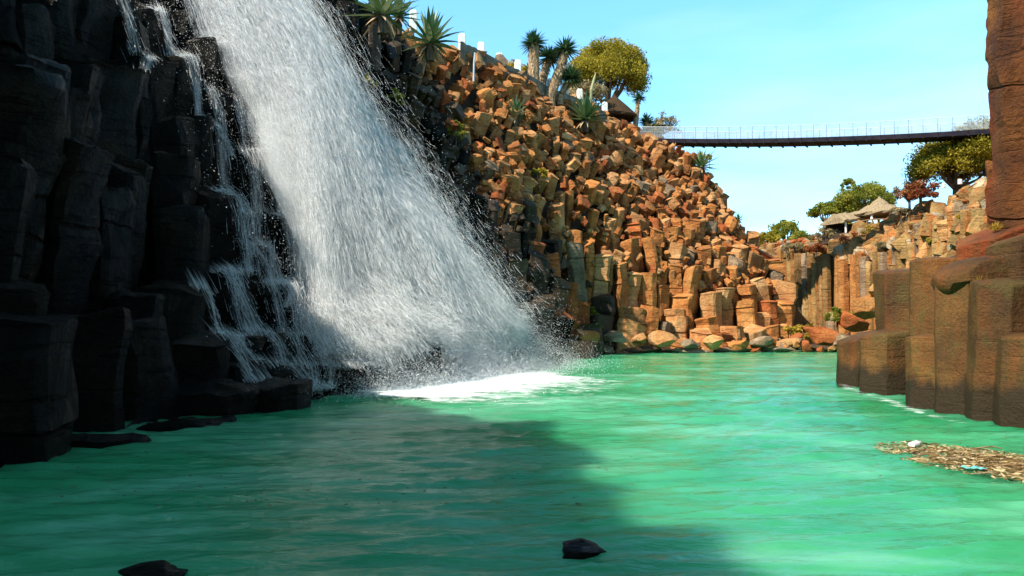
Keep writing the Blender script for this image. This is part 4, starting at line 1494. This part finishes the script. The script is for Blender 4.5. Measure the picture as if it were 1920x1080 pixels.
def tree(name, base, height, width, label, cat, seed, mat='tree_leaf', nclump=46, per=150, leaf=.12, shape='dome', trunk=.5, group=None, limbs=7, lean=0.0):
    r = np.random.default_rng(seed)
    e = empty(name, base)
    tag(e, label, cat, group)
    m = MB()
    th = height * trunk
    m.tube([(0, 0, -.6), (lean * .3, 0, th * .4), (lean * .6, .02, th * .8), (lean, 0, height * .72)], [width * .038, width * .032, width * .026, width * .010], 9)
    cl = []
    for k in range(nclump):
        az = r.uniform(0, 6.28)
        if shape == 'dome':
            el = math.asin(r.uniform(-.35, 1)); q = (.62 + .38 * r.random() ** .5)
            c = np.array([math.cos(az) * math.cos(el) * width * .42 * q, math.sin(az) * math.cos(el) * width * .42 * q, th + (height - th) * (.42 + .46 * math.sin(el) * q)])
        elif shape == 'umbrella':
            q = r.random() ** .5
            c = np.array([math.cos(az) * width * .44 * q, math.sin(az) * width * .44 * q, th + (height - th) * (.30 + .52 * (1 - q * q) * r.uniform(.5, 1.1))])
        else:
            q = r.random() ** .6
            c = np.array([math.cos(az) * width * .42 * q, math.sin(az) * width * .42 * q, height * r.uniform(.15, .85) * (1 - .45 * q)])
        c[0] += lean
        cl.append((c, width * r.uniform(.085, .15), float(np.clip(r.normal(.5, .24), 0, 1))))
    for k in range(limbs):
        c = Vector(cl[int(r.integers(0, nclump))][0])
        s0 = Vector((lean * .6, 0, th * r.uniform(.45, .95)))
        md = s0.lerp(c, .55) + Vector((0, 0, -.08 * height))
        m.tube([s0, md, c], [width * .022, width * .015, width * .005], 6)
    m.build('trunk', M['bark'], e)
    V, F, T = crown_quads(cl, per, leaf, r, 1)
    mk_np('crown', V, F, M[mat], e, attr=T)
    return e


tree('tree', P(1138, 215, 60), 5.9, 6.6, 'large round olive green tree behind the yuccas and the cactus', 'tree', 1, nclump=170, per=260, leaf=.085, trunk=.10, shape='dome', limbs=10)
tree('bush', P(958, 160, 54), 1.9, 3.4, 'yellowish bush behind the white posts left of the yuccas', 'bush', 2, 'yellow_leaf', 30, 120, .09, 'bush')
tree('bush', P(918, 140, 52), 1.5, 2.0, 'small pale green bush behind the white posts', 'bush', 3, 'tree_leaf', 20, 110, .09, 'bush')
tree('bush', P(1240, 262, 56), 2.5, 2.9, 'dry greyish shrub with bare twigs at the left end of the bridge', 'bush', 4, 'dry_leaf', 34, 60, .07, 'bush', limbs=26)
tree('bush', P(1222, 258, 55.6), 1.3, 1.5, 'green shrub in front of the dry one at the bridge end', 'bush', 5, 'green_leaf', 22, 70, .08, 'bush')
tree('bush', P(1095, 190, 54), 1.6, 3.6, 'reddish brown hedge behind the white posts under the round tree', 'bush', 6, 'dry_leaf', 30, 100, .09, 'bush')
GT = 'trees along the top of the far cliff'
tree('tree', P(1792, 362, 47), 3.4, 5.4, 'wide flat topped tree against the red tower beneath the bridge', 'tree', 11, 'tree_leaf', 130, 220, .08, 'dome', .10, GT, 10)
tree('tree', P(1850, 345, 45.5), 3.9, 4.4, 'olive tree half hidden by the red tower', 'tree', 12, 'tree_leaf', 90, 220, .08, 'dome', .15, GT, 8)
tree('tree', P(1622, 426, 62), 3.6, 5.0, 'bright round tree behind the round thatched hut', 'tree', 13, 'green_leaf', 100, 220, .08, 'dome', .15, GT)
tree('tree', P(1547, 442, 62), 2.7, 2.7, 'small umbrella tree left of the low thatched hut', 'tree', 14, 'green_leaf', 40, 110, .11, 'umbrella', .45, GT, 6, .05)
tree('tree', P(1592, 400, 64), 3.0, 1.3, 'thin ragged tree rising left of the bright round tree', 'tree', 15, 'green_leaf', 20, 60, .10, 'dome', .5, GT)
tree('tree', P(1472, 466, 74), 2.8, 3.4, 'round yellow green tree in the gap between slope and far cliff', 'tree', 16, 'green_leaf', 40, 100, .12, 'dome', .1, GT)
tree('tree', P(1434, 474, 72), 2.0, 3.0, 'lower olive tree right beside the tip of the slope', 'tree', 17, 'tree_leaf', 30, 100, .11, 'dome', .2, GT)
tree('bush', P(1505, 452, 72), 1.0, 3.0, 'low green bush right of the round tree in the gap', 'bush', 18, 'green_leaf', 24, 90, .10, 'bush')
tree('bush', P(1575, 432, 62), 1.2, 2.6, 'dark green bush between the umbrella tree and the huts', 'bush', 19, 'green_leaf', 24, 90, .10, 'bush')
tree('bush', P(1726, 372, 46.5), 1.2, 2.4, 'red leaved bush on the far cliff right of the round hut', 'bush', 20, 'red_leaf', 30, 90, .09, 'bush')
tree('bush', P(1705, 372, 48), 1.7, 2.0, 'grey leafless bush left of the red bush', 'bush', 21, 'dry_leaf', 26, 50, .07, 'bush', limbs=18)
for k, (px, py, d, h, w, mt, lb) in enumerate([
        (1500, 632, 42.6, .8, 1.9, 'yellow_leaf', 'golden yellow bush on the shore by the huge orange boulder'),
        (1570, 606, 44.0, 1.0, 1.5, 'green_leaf', 'olive bush at the foot of the far cliff'),
        (1188, 636, 38.6, .8, .8, 'tree_leaf', 'small yellow green bush between boulders on the shore'),
        (1105, 600, 37, .8, .9, 'green_leaf', 'tuft of weeds in the shaded corner of the shore'),
        (1010, 335, 38.2, .7, .9, 'tree_leaf', 'green weed growing in the middle of the sunlit blocks'),
        (855, 262, 33.0, .9, 1.0, 'green_leaf', 'leafy weed hanging in the shaded rocks right of the waterfall'),
        (742, 200, 29.0, .7, 1.0, 'green_leaf', 'mossy tuft high beside the waterfall'),
        (688, 160, 27.5, .6, .9, 'tree_leaf', 'yellowish moss cushion at the right edge of the upper fall'),
        (1330, 300, 52.5, .5, .5, 'yellow_leaf', 'dry yellow tuft left of the lone agave'),
        (1660, 470, 48, .6, 1.4, 'dry_leaf', 'dry scrub on the face of the far cliff below the round hut'),
        (1530, 470, 56.5, .5, 2.0, 'red_leaf', 'rusty scrub on the rim above the orange columns'),
        (1490, 470, 59, .6, 2.2, 'dry_leaf', 'dry scrub on the rim in the gap'),
        (1600, 458, 54.0, .8, 2.4, 'red_leaf', 'rust red scrub under the low thatched hut'),
        (1645, 440, 53.0, .8, 2.0, 'yellow_leaf', 'yellowish scrub under the round thatched hut'),
        (1760, 460, 43.0, .7, 1.2, 'tree_leaf', 'green scrub in a crack of the pale far cliff'),
        (1815, 420, 40.5, .8, 1.0, 'yellow_leaf', 'yellow scrub on the far cliff beside the tower'),
        (1690, 405, 48.2, .7, 1.3, 'dry_leaf', 'dry shrub at the right side of the round hut'),
        (1545, 446, 57.5, .8, 2.4, 'dry_leaf', 'brown hedge left of the low thatched hut')]):
    h0 = hit(px, py)
    b = h0 if (h0 is not None and px < 1440) else P(px, py, d)
    tree('bush', b, h * 1.2, w, lb, 'bush', 60 + k, mt, 16, 70, .06 if px < 1100 else .08, 'bush', limbs=3, group='small bushes in the gorge')

# grass tufts on the near wall
for k, (px, py, d, lb) in enumerate([(1832, 536, 13.6, 'dry yellow grass tuft growing from the crack under the lens shaped slab'), (1865, 432, 15.4, 'thin grass tuft on the ledge below the red tower')]):
    r = random.Random(k)
    e = empty('grass_tuft', P(px, py, d)); tag(e, lb, 'grass tuft')
    sp = [((r.uniform(-.05, .05), r.uniform(-.05, .05), 0), (r.gauss(0, .6), r.gauss(0, .6), 1), r.uniform(.15, .32), .012, .3, r.uniform(.2, 1)) for _ in range(60)]
    V, F, T = leaf_strips(sp); mk_np('foliage', V, F, M['yellow_leaf'], e, attr=T)

# columnar cactus
c0 = P(1107, 200, 50)
e = empty('cactus', c0); tag(e, 'pale curved columnar cactus stem in front of the round tree', 'cactus')
m = MB(); q1 = P(1117, 136, 50) - c0
m.tube([(0, 0, -.4), (0, 0, .3), (.05, 0, 1.0), (q1.x * .7, 0, q1.z * .8), (q1.x * 1.0, 0, q1.z)], [.10, .11, .10, .085, .03], 10)
m.build('stem', M['cactus'], e)
m = MB(); m.tube([(-.3, 0, -.4), (-.32, 0, .25), (-.3, 0, .55)], [.07, .08, .02], 8); m.build('side_stem', M['cactus'], e)

# ------------------------------------------------------------------ path wall and white posts on the crest
POSTS = [(775, 48, 36.5), (866, 92, 40), (902, 108, 41.5), (936, 128, 43), (971, 141, 44.5), (1032, 176, 47.6), (1060, 186, 49), (1087, 195, 50.5), (1134, 220, 52.5)]
PL = ['white post half hidden behind the big sunlit agave', 'white post just right of the big agave', 'white post above the grey pole', 'white post left of the pale green bush', 'white post nearest the tall upright yucca', 'small white post at the foot of the leaning yucca',
      'white post under the low yucca head', 'white post left of the cactus', 'white post touching the dark thatched hut']
wl = []
for k, ((px, py, d), lb) in enumerate(zip(POSTS, PL)):
    p = P(px, py, d)
    m = MB(); hh = 27 / FPX * d
    m.box((0, 0, hh / 2 - .15), (.34, .28, hh + .3), .2, .03)
    m.box((0, 0, hh + .03), (.28, .22, .06), .2, .02)
    o = m.build('fence_post', M['white'], loc=None); o.location = p
    tag(o, lb, 'fence post', 'white posts lining the path on the crest')
    wl.append(p)
V, F = [], []
w2 = resample(np.array([(p.x, p.y) for p in wl[1:]]), 60); zz = np.interp(np.linspace(0, 1, 60), np.linspace(0, 1, 8), [p.z for p in wl[1:]])
for i in range(60):
    a = noise.noise(Vector((i * .7, 0, 0))) * .08
    t = max(0, min(1, 1))
    for (dx, dy, z) in ((-.05, -.75, -1.2), (-.02, -.70, .16 + a), (.02, .15, .18 + a), (.04, .22, -1.2)):
        V.append((w2[i][0] + dx, w2[i][1] + dy, zz[i] + z))
for i in range(59):
    for j in range(3): F.append((i * 4 + j, i * 4 + 4 + j, i * 4 + 5 + j, i * 4 + 1 + j))
F += [(0, 1, 2, 3), (236, 239, 238, 237)]
tag(mk('stone_wall', V, F, M['stone']), 'low grey stone wall running down the crest under the white posts', 'stone wall')
for px, py, d, h, lb in ((888, 134, 39, 34, 'thin grey pole standing in front of the stone wall'), (981, 176, 44, 26, 'thin pale stake left of the tallest yucca')):
    p = P(px, py, d); m = MB(); hh = h / FPX * d
    m.tube([(0, 0, -.5), (.02, 0, hh * .5), (.06, 0, hh)], [.045, .042, .04], 8); m.tube([(.06, 0, hh), (.06, 0, hh + .05)], [.055, .03], 8)
    o = m.build('pole', M['wire' if px < 900 else 'white']); o.location = p; tag(o, lb, 'pole')


# ------------------------------------------------------------------ thatched huts
def thatch_roof(e, R_, Hh, z, mat, sides=28, tiers=2, seed=0):
    r = random.Random(seed); V, F = [], []
    rings = []
    for t in range(tiers):
        f0, f1 = t / tiers, (t + 1) / tiers
        rings += [(R_ * (1 - f0) * (1 if t == 0 else .92) + .02, Hh * f0 - (.10 if t else 0)), (R_ * (1 - f0 * .5 - f1 * .5) + .05, Hh * (f0 + f1) / 2 + .02), (R_ * (1 - f1) + .10, Hh * f1)]
    rings = [(R_ * .96, -.16)] + rings + [(.06, Hh + .12)]
    for i, (rr, zz_) in enumerate(rings):
        for k in range(sides):
            a = 2 * math.pi * k / sides
            j = 1 + r.uniform(-.035, .035)
            V.append((rr * j * math.cos(a), rr * j * math.sin(a), z + zz_ + (r.uniform(-.10, .03) if i < 2 else r.uniform(-.02, .02))))
    for i in range(len(rings) - 1):
        for k in range(sides):
            F.append((i * sides + k, i * sides + (k + 1) % sides, (i + 1) * sides + (k + 1) % sides, (i + 1) * sides + k))
    F.append(tuple((len(rings) - 1) * sides + k for k in range(sides)))
    F.append(tuple(range(sides))[::-1])
    return mk('roof', V, F, mat, e)


# dark hut at the left end of the bridge
p = P(1152, 232, 55.5)
e = empty('thatched_hut', p); tag(e, 'dark thatched hut with a sagging cone roof under the round tree', 'hut')
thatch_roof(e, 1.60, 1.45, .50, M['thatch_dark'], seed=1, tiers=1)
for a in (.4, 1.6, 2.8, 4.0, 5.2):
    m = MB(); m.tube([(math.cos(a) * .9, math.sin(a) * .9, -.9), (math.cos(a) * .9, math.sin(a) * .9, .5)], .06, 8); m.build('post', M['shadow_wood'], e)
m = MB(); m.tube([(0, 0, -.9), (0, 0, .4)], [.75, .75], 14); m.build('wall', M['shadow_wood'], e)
# round hut on the far cliff
p = P(1650, 428, 56)
e = empty('thatched_hut', p); tag(e, 'round open hut with a pale layered thatch roof on the far cliff', 'hut')
thatch_roof(e, 1.62, 1.05, 1.05, M['thatch'], seed=2, tiers=2)
for k in range(7):
    a = k * .9 + .3
    m = MB(); m.tube([(math.cos(a) * 1.35, math.sin(a) * 1.35, -.9), (math.cos(a) * 1.35, math.sin(a) * 1.35, 1.1)], .09, 8); m.build('post', M['white'] if k in (4, 5) else M['wood'], e)
m = MB()
m.tube([(0, 0, -.8), (0, 0, .02)], [1.5, 1.5], 18); m.build('platform', M['wood'], e)
m = MB()
for k in range(24):
    a0, a1 = 2 * math.pi * k / 24, 2 * math.pi * (k + 1) / 24
    m.tube([(1.42 * math.cos(a0), 1.42 * math.sin(a0), .48), (1.42 * math.cos(a1), 1.42 * math.sin(a1), .48)], .045, 6)
    m.tube([(1.42 * math.cos(a0), 1.42 * math.sin(a0), 0), (1.42 * math.cos(a0), 1.42 * math.sin(a0), .48)], .03, 6)
m.build('railing', M['wood'], e)
# low hut beside it
p = P(1592, 440, 57)
e = empty('thatched_hut', p, .35); tag(e, 'low long hut with a sloping pale thatch roof left of the round hut', 'hut')
V = []
r = random.Random(4)
nx_ = 14
for i in range(nx_):
    x = -1.5 + 3.0 * i / (nx_ - 1); rise = .42 * i / (nx_ - 1)
    for (y, z) in ((-1.2, .72), (-1.22, .86), (-.55, 1.1), (0, 1.38), (.55, 1.1), (1.2, .86), (1.18, .72)):
        V.append((x + (r.uniform(-.05, .05)), y, z + rise + r.uniform(-.05, .05)))
F = [(i * 7 + j, i * 7 + 7 + j, i * 7 + 8 + j, i * 7 + 1 + j) for i in range(nx_ - 1) for j in range(6)] + [(i * 7 + 6, i * 7 + 13, i * 7 + 7, i * 7) for i in range(nx_ - 1)]
F += [tuple(range(7)), tuple((nx_ - 1) * 7 + j for j in range(7))[::-1]]
mk('roof', V, F, M['thatch'], e)
for k, (x, y) in enumerate([(-1.2, -1), (0, -1), (1.2, -1), (-1.2, 1), (1.2, 1)]):
    m = MB(); m.tube([(x, y, -.9), (x, y, .9)], .07, 8); m.build('post', M['white' if k < 2 else 'wood'], e)
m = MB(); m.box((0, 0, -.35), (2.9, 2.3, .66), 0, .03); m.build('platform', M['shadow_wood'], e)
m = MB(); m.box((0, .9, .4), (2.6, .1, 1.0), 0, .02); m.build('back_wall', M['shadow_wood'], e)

# white blocks on the far rim
for px, py, d, lb in ((1770, 351, 44.5, 'small white block on the far rim left of its neighbour'), (1800, 344, 43, 'small white block on the far rim nearer the red tower')):
    m = MB(); m.box((0, 0, .08), (.18, .16, .26), .3, .02); m.box((0, 0, .225), (.14, .12, .03), .3, .01)
    o = m.build('fence_post', M['white']); o.location = P(px, py, d); tag(o, lb, 'fence post', 'white blocks on the far rim')

# ------------------------------------------------------------------ suspension bridge
A = P(1196, 262, 55.5); B = P(1905, 243, 43.5); MID = P(1500, 263.5, 49.8)
def bridge_pt(t):
    q = A.lerp(B, t)
    tm = (MID.x - A.x) / (B.x - A.x)
    sag = A.lerp(B, tm).z - MID.z
    q = q.copy(); q.z -= sag * 4 * t * (1 - t) / (4 * tm * (1 - tm))
    return q
dirb = (B - A); dirb.z = 0; dirb.normalize(); sb = Vector((-dirb.y, dirb.x, 0))
e = empty('suspension_bridge', A); tag(e, 'long suspension footbridge with a dark deck and wire mesh sides across the gorge', 'bridge')
N = 90
V, F = [], []
for i in range(N + 1):
    q = bridge_pt(i / N) - A
    for (w, z) in ((-.75, -.28), (-.78, -.04), (-.7, .0), (.7, .0), (.78, -.04), (.75, -.28)):
        V.append(q + sb * w + Vector((0, 0, z)))
for i in range(N):
    for j in range(6):
        F.append((i * 6 + j, i * 6 + 6 + j, i * 6 + 6 + (j + 1) % 6, i * 6 + (j + 1) % 6))
F += [tuple(range(6))[::-1], tuple(N * 6 + j for j in range(6))]
mk('deck', V, F, M['deck'], e)
for sgn in (-1, 1):
    m = MB()
    m.tube([bridge_pt(i / N) - A + sb * .8 * sgn + Vector((0, 0, .76)) for i in range(N + 1)], .022, 6); m.build('handrail_cable', M['wire'], e)
    m = MB()
    m.tube([bridge_pt(i / N) - A + sb * .8 * sgn + Vector((0, 0, .42)) for i in range(N + 1)], .008, 5)
    m.tube([bridge_pt(i / N) - A + sb * .8 * sgn + Vector((0, 0, .2)) for i in range(N + 1)], .008, 5)
    for i in range(3 * N):     # crossed mesh wires
        t0 = i / (3 * N); t1 = min(1, t0 + 1.7 / N)
        m.tube([bridge_pt(t0) - A + sb * .8 * sgn, bridge_pt(t1) - A + sb * .8 * sgn + Vector((0, 0, .74))], .008, 3, False)
        m.tube([bridge_pt(t1) - A + sb * .8 * sgn, bridge_pt(t0) - A + sb * .8 * sgn + Vector((0, 0, .74))], .008, 3, False)
    m.build('netting', M['wire'], e)
m = MB()
for i in range(0, N + 1, 3):
    q = bridge_pt(i / N) - A
    m.tube([q + sb * -.9 + Vector((0, 0, -.30)), q + sb * .9 + Vector((0, 0, -.30))], .05, 6)
    for sgn in (-1, 1): m.tube([q + sb * .8 * sgn + Vector((0, 0, -.34)), q + sb * .8 * sgn + Vector((0, 0, .76))], .010, 5)
m.build('crossbeam', M['deck'], e)
m = MB(); m.box((-.3, 0, -.6), (1.2, 2.4, 1.4), math.atan2(dirb.y, dirb.x), .05); m.build('abutment', M['stone'], e)

# ------------------------------------------------------------------ raft of drifting debris on the right
def raft():
    r = np.random.default_rng(8)
    m = MB(); out = []
    c = toe(1850, 872)
    V, F, T = [], [], []
    n = 9500
    for k in range(n):
        u, v = r.normal(0, .48), r.normal(0, .40)
        if u * u + v * v > 1: continue
        x = c.x + u * 0.95 + .15; y = c.y + v * 1.5 - u * .6
        az = r.uniform(0, 6.28); L = float(np.clip(r.lognormal(-3.5, .55), .012, .14)); w = L * r.uniform(.12, .6)
        tl = r.normal(0, .12)
        d = np.array([math.cos(az), math.sin(az), tl]); s = np.array([-math.sin(az), math.cos(az), r.normal(0, .3)])
        p = np.array([x, y, .014 + abs(r.normal(0, .014)) * (1.1 - u * u - v * v)])
        b = len(V)
        V += [p - d * L, p - s * w * .5, p + d * L, p + s * w * .5, p + np.array([0, 0, w * .35])]
        F += [(b, b + 1, b + 4), (b + 1, b + 2, b + 4), (b + 2, b + 3, b + 4), (b + 3, b, b + 4)]
        tn = r.random(); T += [tn] * 4
    return V, F, T, c
V, F, T, RC = raft()
M['debris'] = leaf_mat('debris_bits', (0.02, 0.012, 0.005), (0.19, 0.11, 0.032), (0.60, 0.47, 0.26), .1, .8)
o = mk_np('debris', np.array(V), np.array(F), M['debris'], attr=T)
tag(o, 'floating mat of brown and straw coloured leaf and wood scraps', 'debris', kind='stuff')
r = random.Random(9)
SL = ['bent brown stick lying along the left rim of the debris mat', 'pale straight stick across the middle of the debris mat', 'dark stick near the far rim of the debris mat', 'short pale stick at the near rim of the debris mat', 'long brown stick reaching the right end of the debris mat']
for k, (px, py, L, az) in enumerate([(1735, 860, .3, .1), (1800, 866, .35, -.35), (1850, 846, .4, .05), (1846, 896, .25, -.4), (1900, 880, .4, -.25)]):
    p = toe(px, py); m = MB()
    d = Vector((math.cos(az), math.sin(az), 0))
    m.tube([-d * L / 2, Vector((0, 0, .02)), d * L * .2 + Vector((0, .02, .025)), d * L / 2], [.006, .010, .009, .004], 7)
    o = m.build('stick', M['wood' if k % 2 == 0 else 'white']); o.location = (p.x, p.y, .03)
    o.data.materials[0] = M['wood'] if k in (0, 2, 4) else M['thatch']
    tag(o, SL[k], 'stick', 'sticks drifting in the debris mat')
p = toe(1716, 840)
e = empty('plastic_bottle', (p.x, p.y, .03), .6); tag(e, 'white plastic bottle floating at the left tip of the debris mat', 'bottle')
m = MB(); m.tube([(-.09, 0, .01), (-.085, 0, .01), (.04, 0, .02), (.07, 0, .025), (.09, 0, .03)], [.03, .042, .042, .03, .016], 12); m.build('body', M['white'], e)
m = MB(); m.tube([(.09, 0, .03), (.115, 0, .032)], [.02, .02], 10); m.build('lid', M['wire'], e)
M['teal'] = plain_mat('teal_plastic', (0.05, 0.35, 0.34), (0.25, 0.6, 0.58), 8, .4)
p = toe(1826, 886)
V = []; F = []
for i in range(7):
    for j in range(5):
        V.append(((i - 3) * .035, (j - 2) * .03, .02 + .022 * noise.noise(Vector((i * .6, j * .7, 5)))))
for i in range(6):
    for j in range(4): F.append((i * 5 + j, i * 5 + j + 1, i * 5 + 6 + j, i * 5 + 5 + j))
o = mk('plastic_scrap', V, F, M['teal'], loc=(p.x, p.y, .03)); tag(o, 'crumpled teal plastic scrap at the near rim of the debris mat', 'plastic scrap')
md = o.modifiers.new('thick', 'SOLIDIFY'); md.thickness = .004
# flecks of leaf scattered on the open water
V, F, T = [], [], []
r = np.random.default_rng(4)
for k in range(420):
    px, py = (r.uniform(100, 1200), r.uniform(810, 960)) if k < 300 else (r.uniform(1620, 1900), r.uniform(800, 900))
    p = toe(px, py); L = r.uniform(.006, .028); az = r.uniform(0, 6.28); b = len(V)
    d = np.array([math.cos(az) * L, math.sin(az) * L, 0]); s = np.array([-math.sin(az) * L * .5, math.cos(az) * L * .5, 0]); q = np.array([p.x, p.y, .035])
    V += [q - d, q - s, q + d, q + s, q + np.array([0, 0, L * .3])]
    F += [(b, b + 1, b + 4), (b + 1, b + 2, b + 4), (b + 2, b + 3, b + 4), (b + 3, b, b + 4)]; T += [r.random() * .4] * 4
o = mk_np('leaf_litter', np.array(V), np.array(F), M['debris'], attr=T); tag(o, 'dark leaf flecks drifting on the shaded pool', 'leaf litter', kind='stuff')
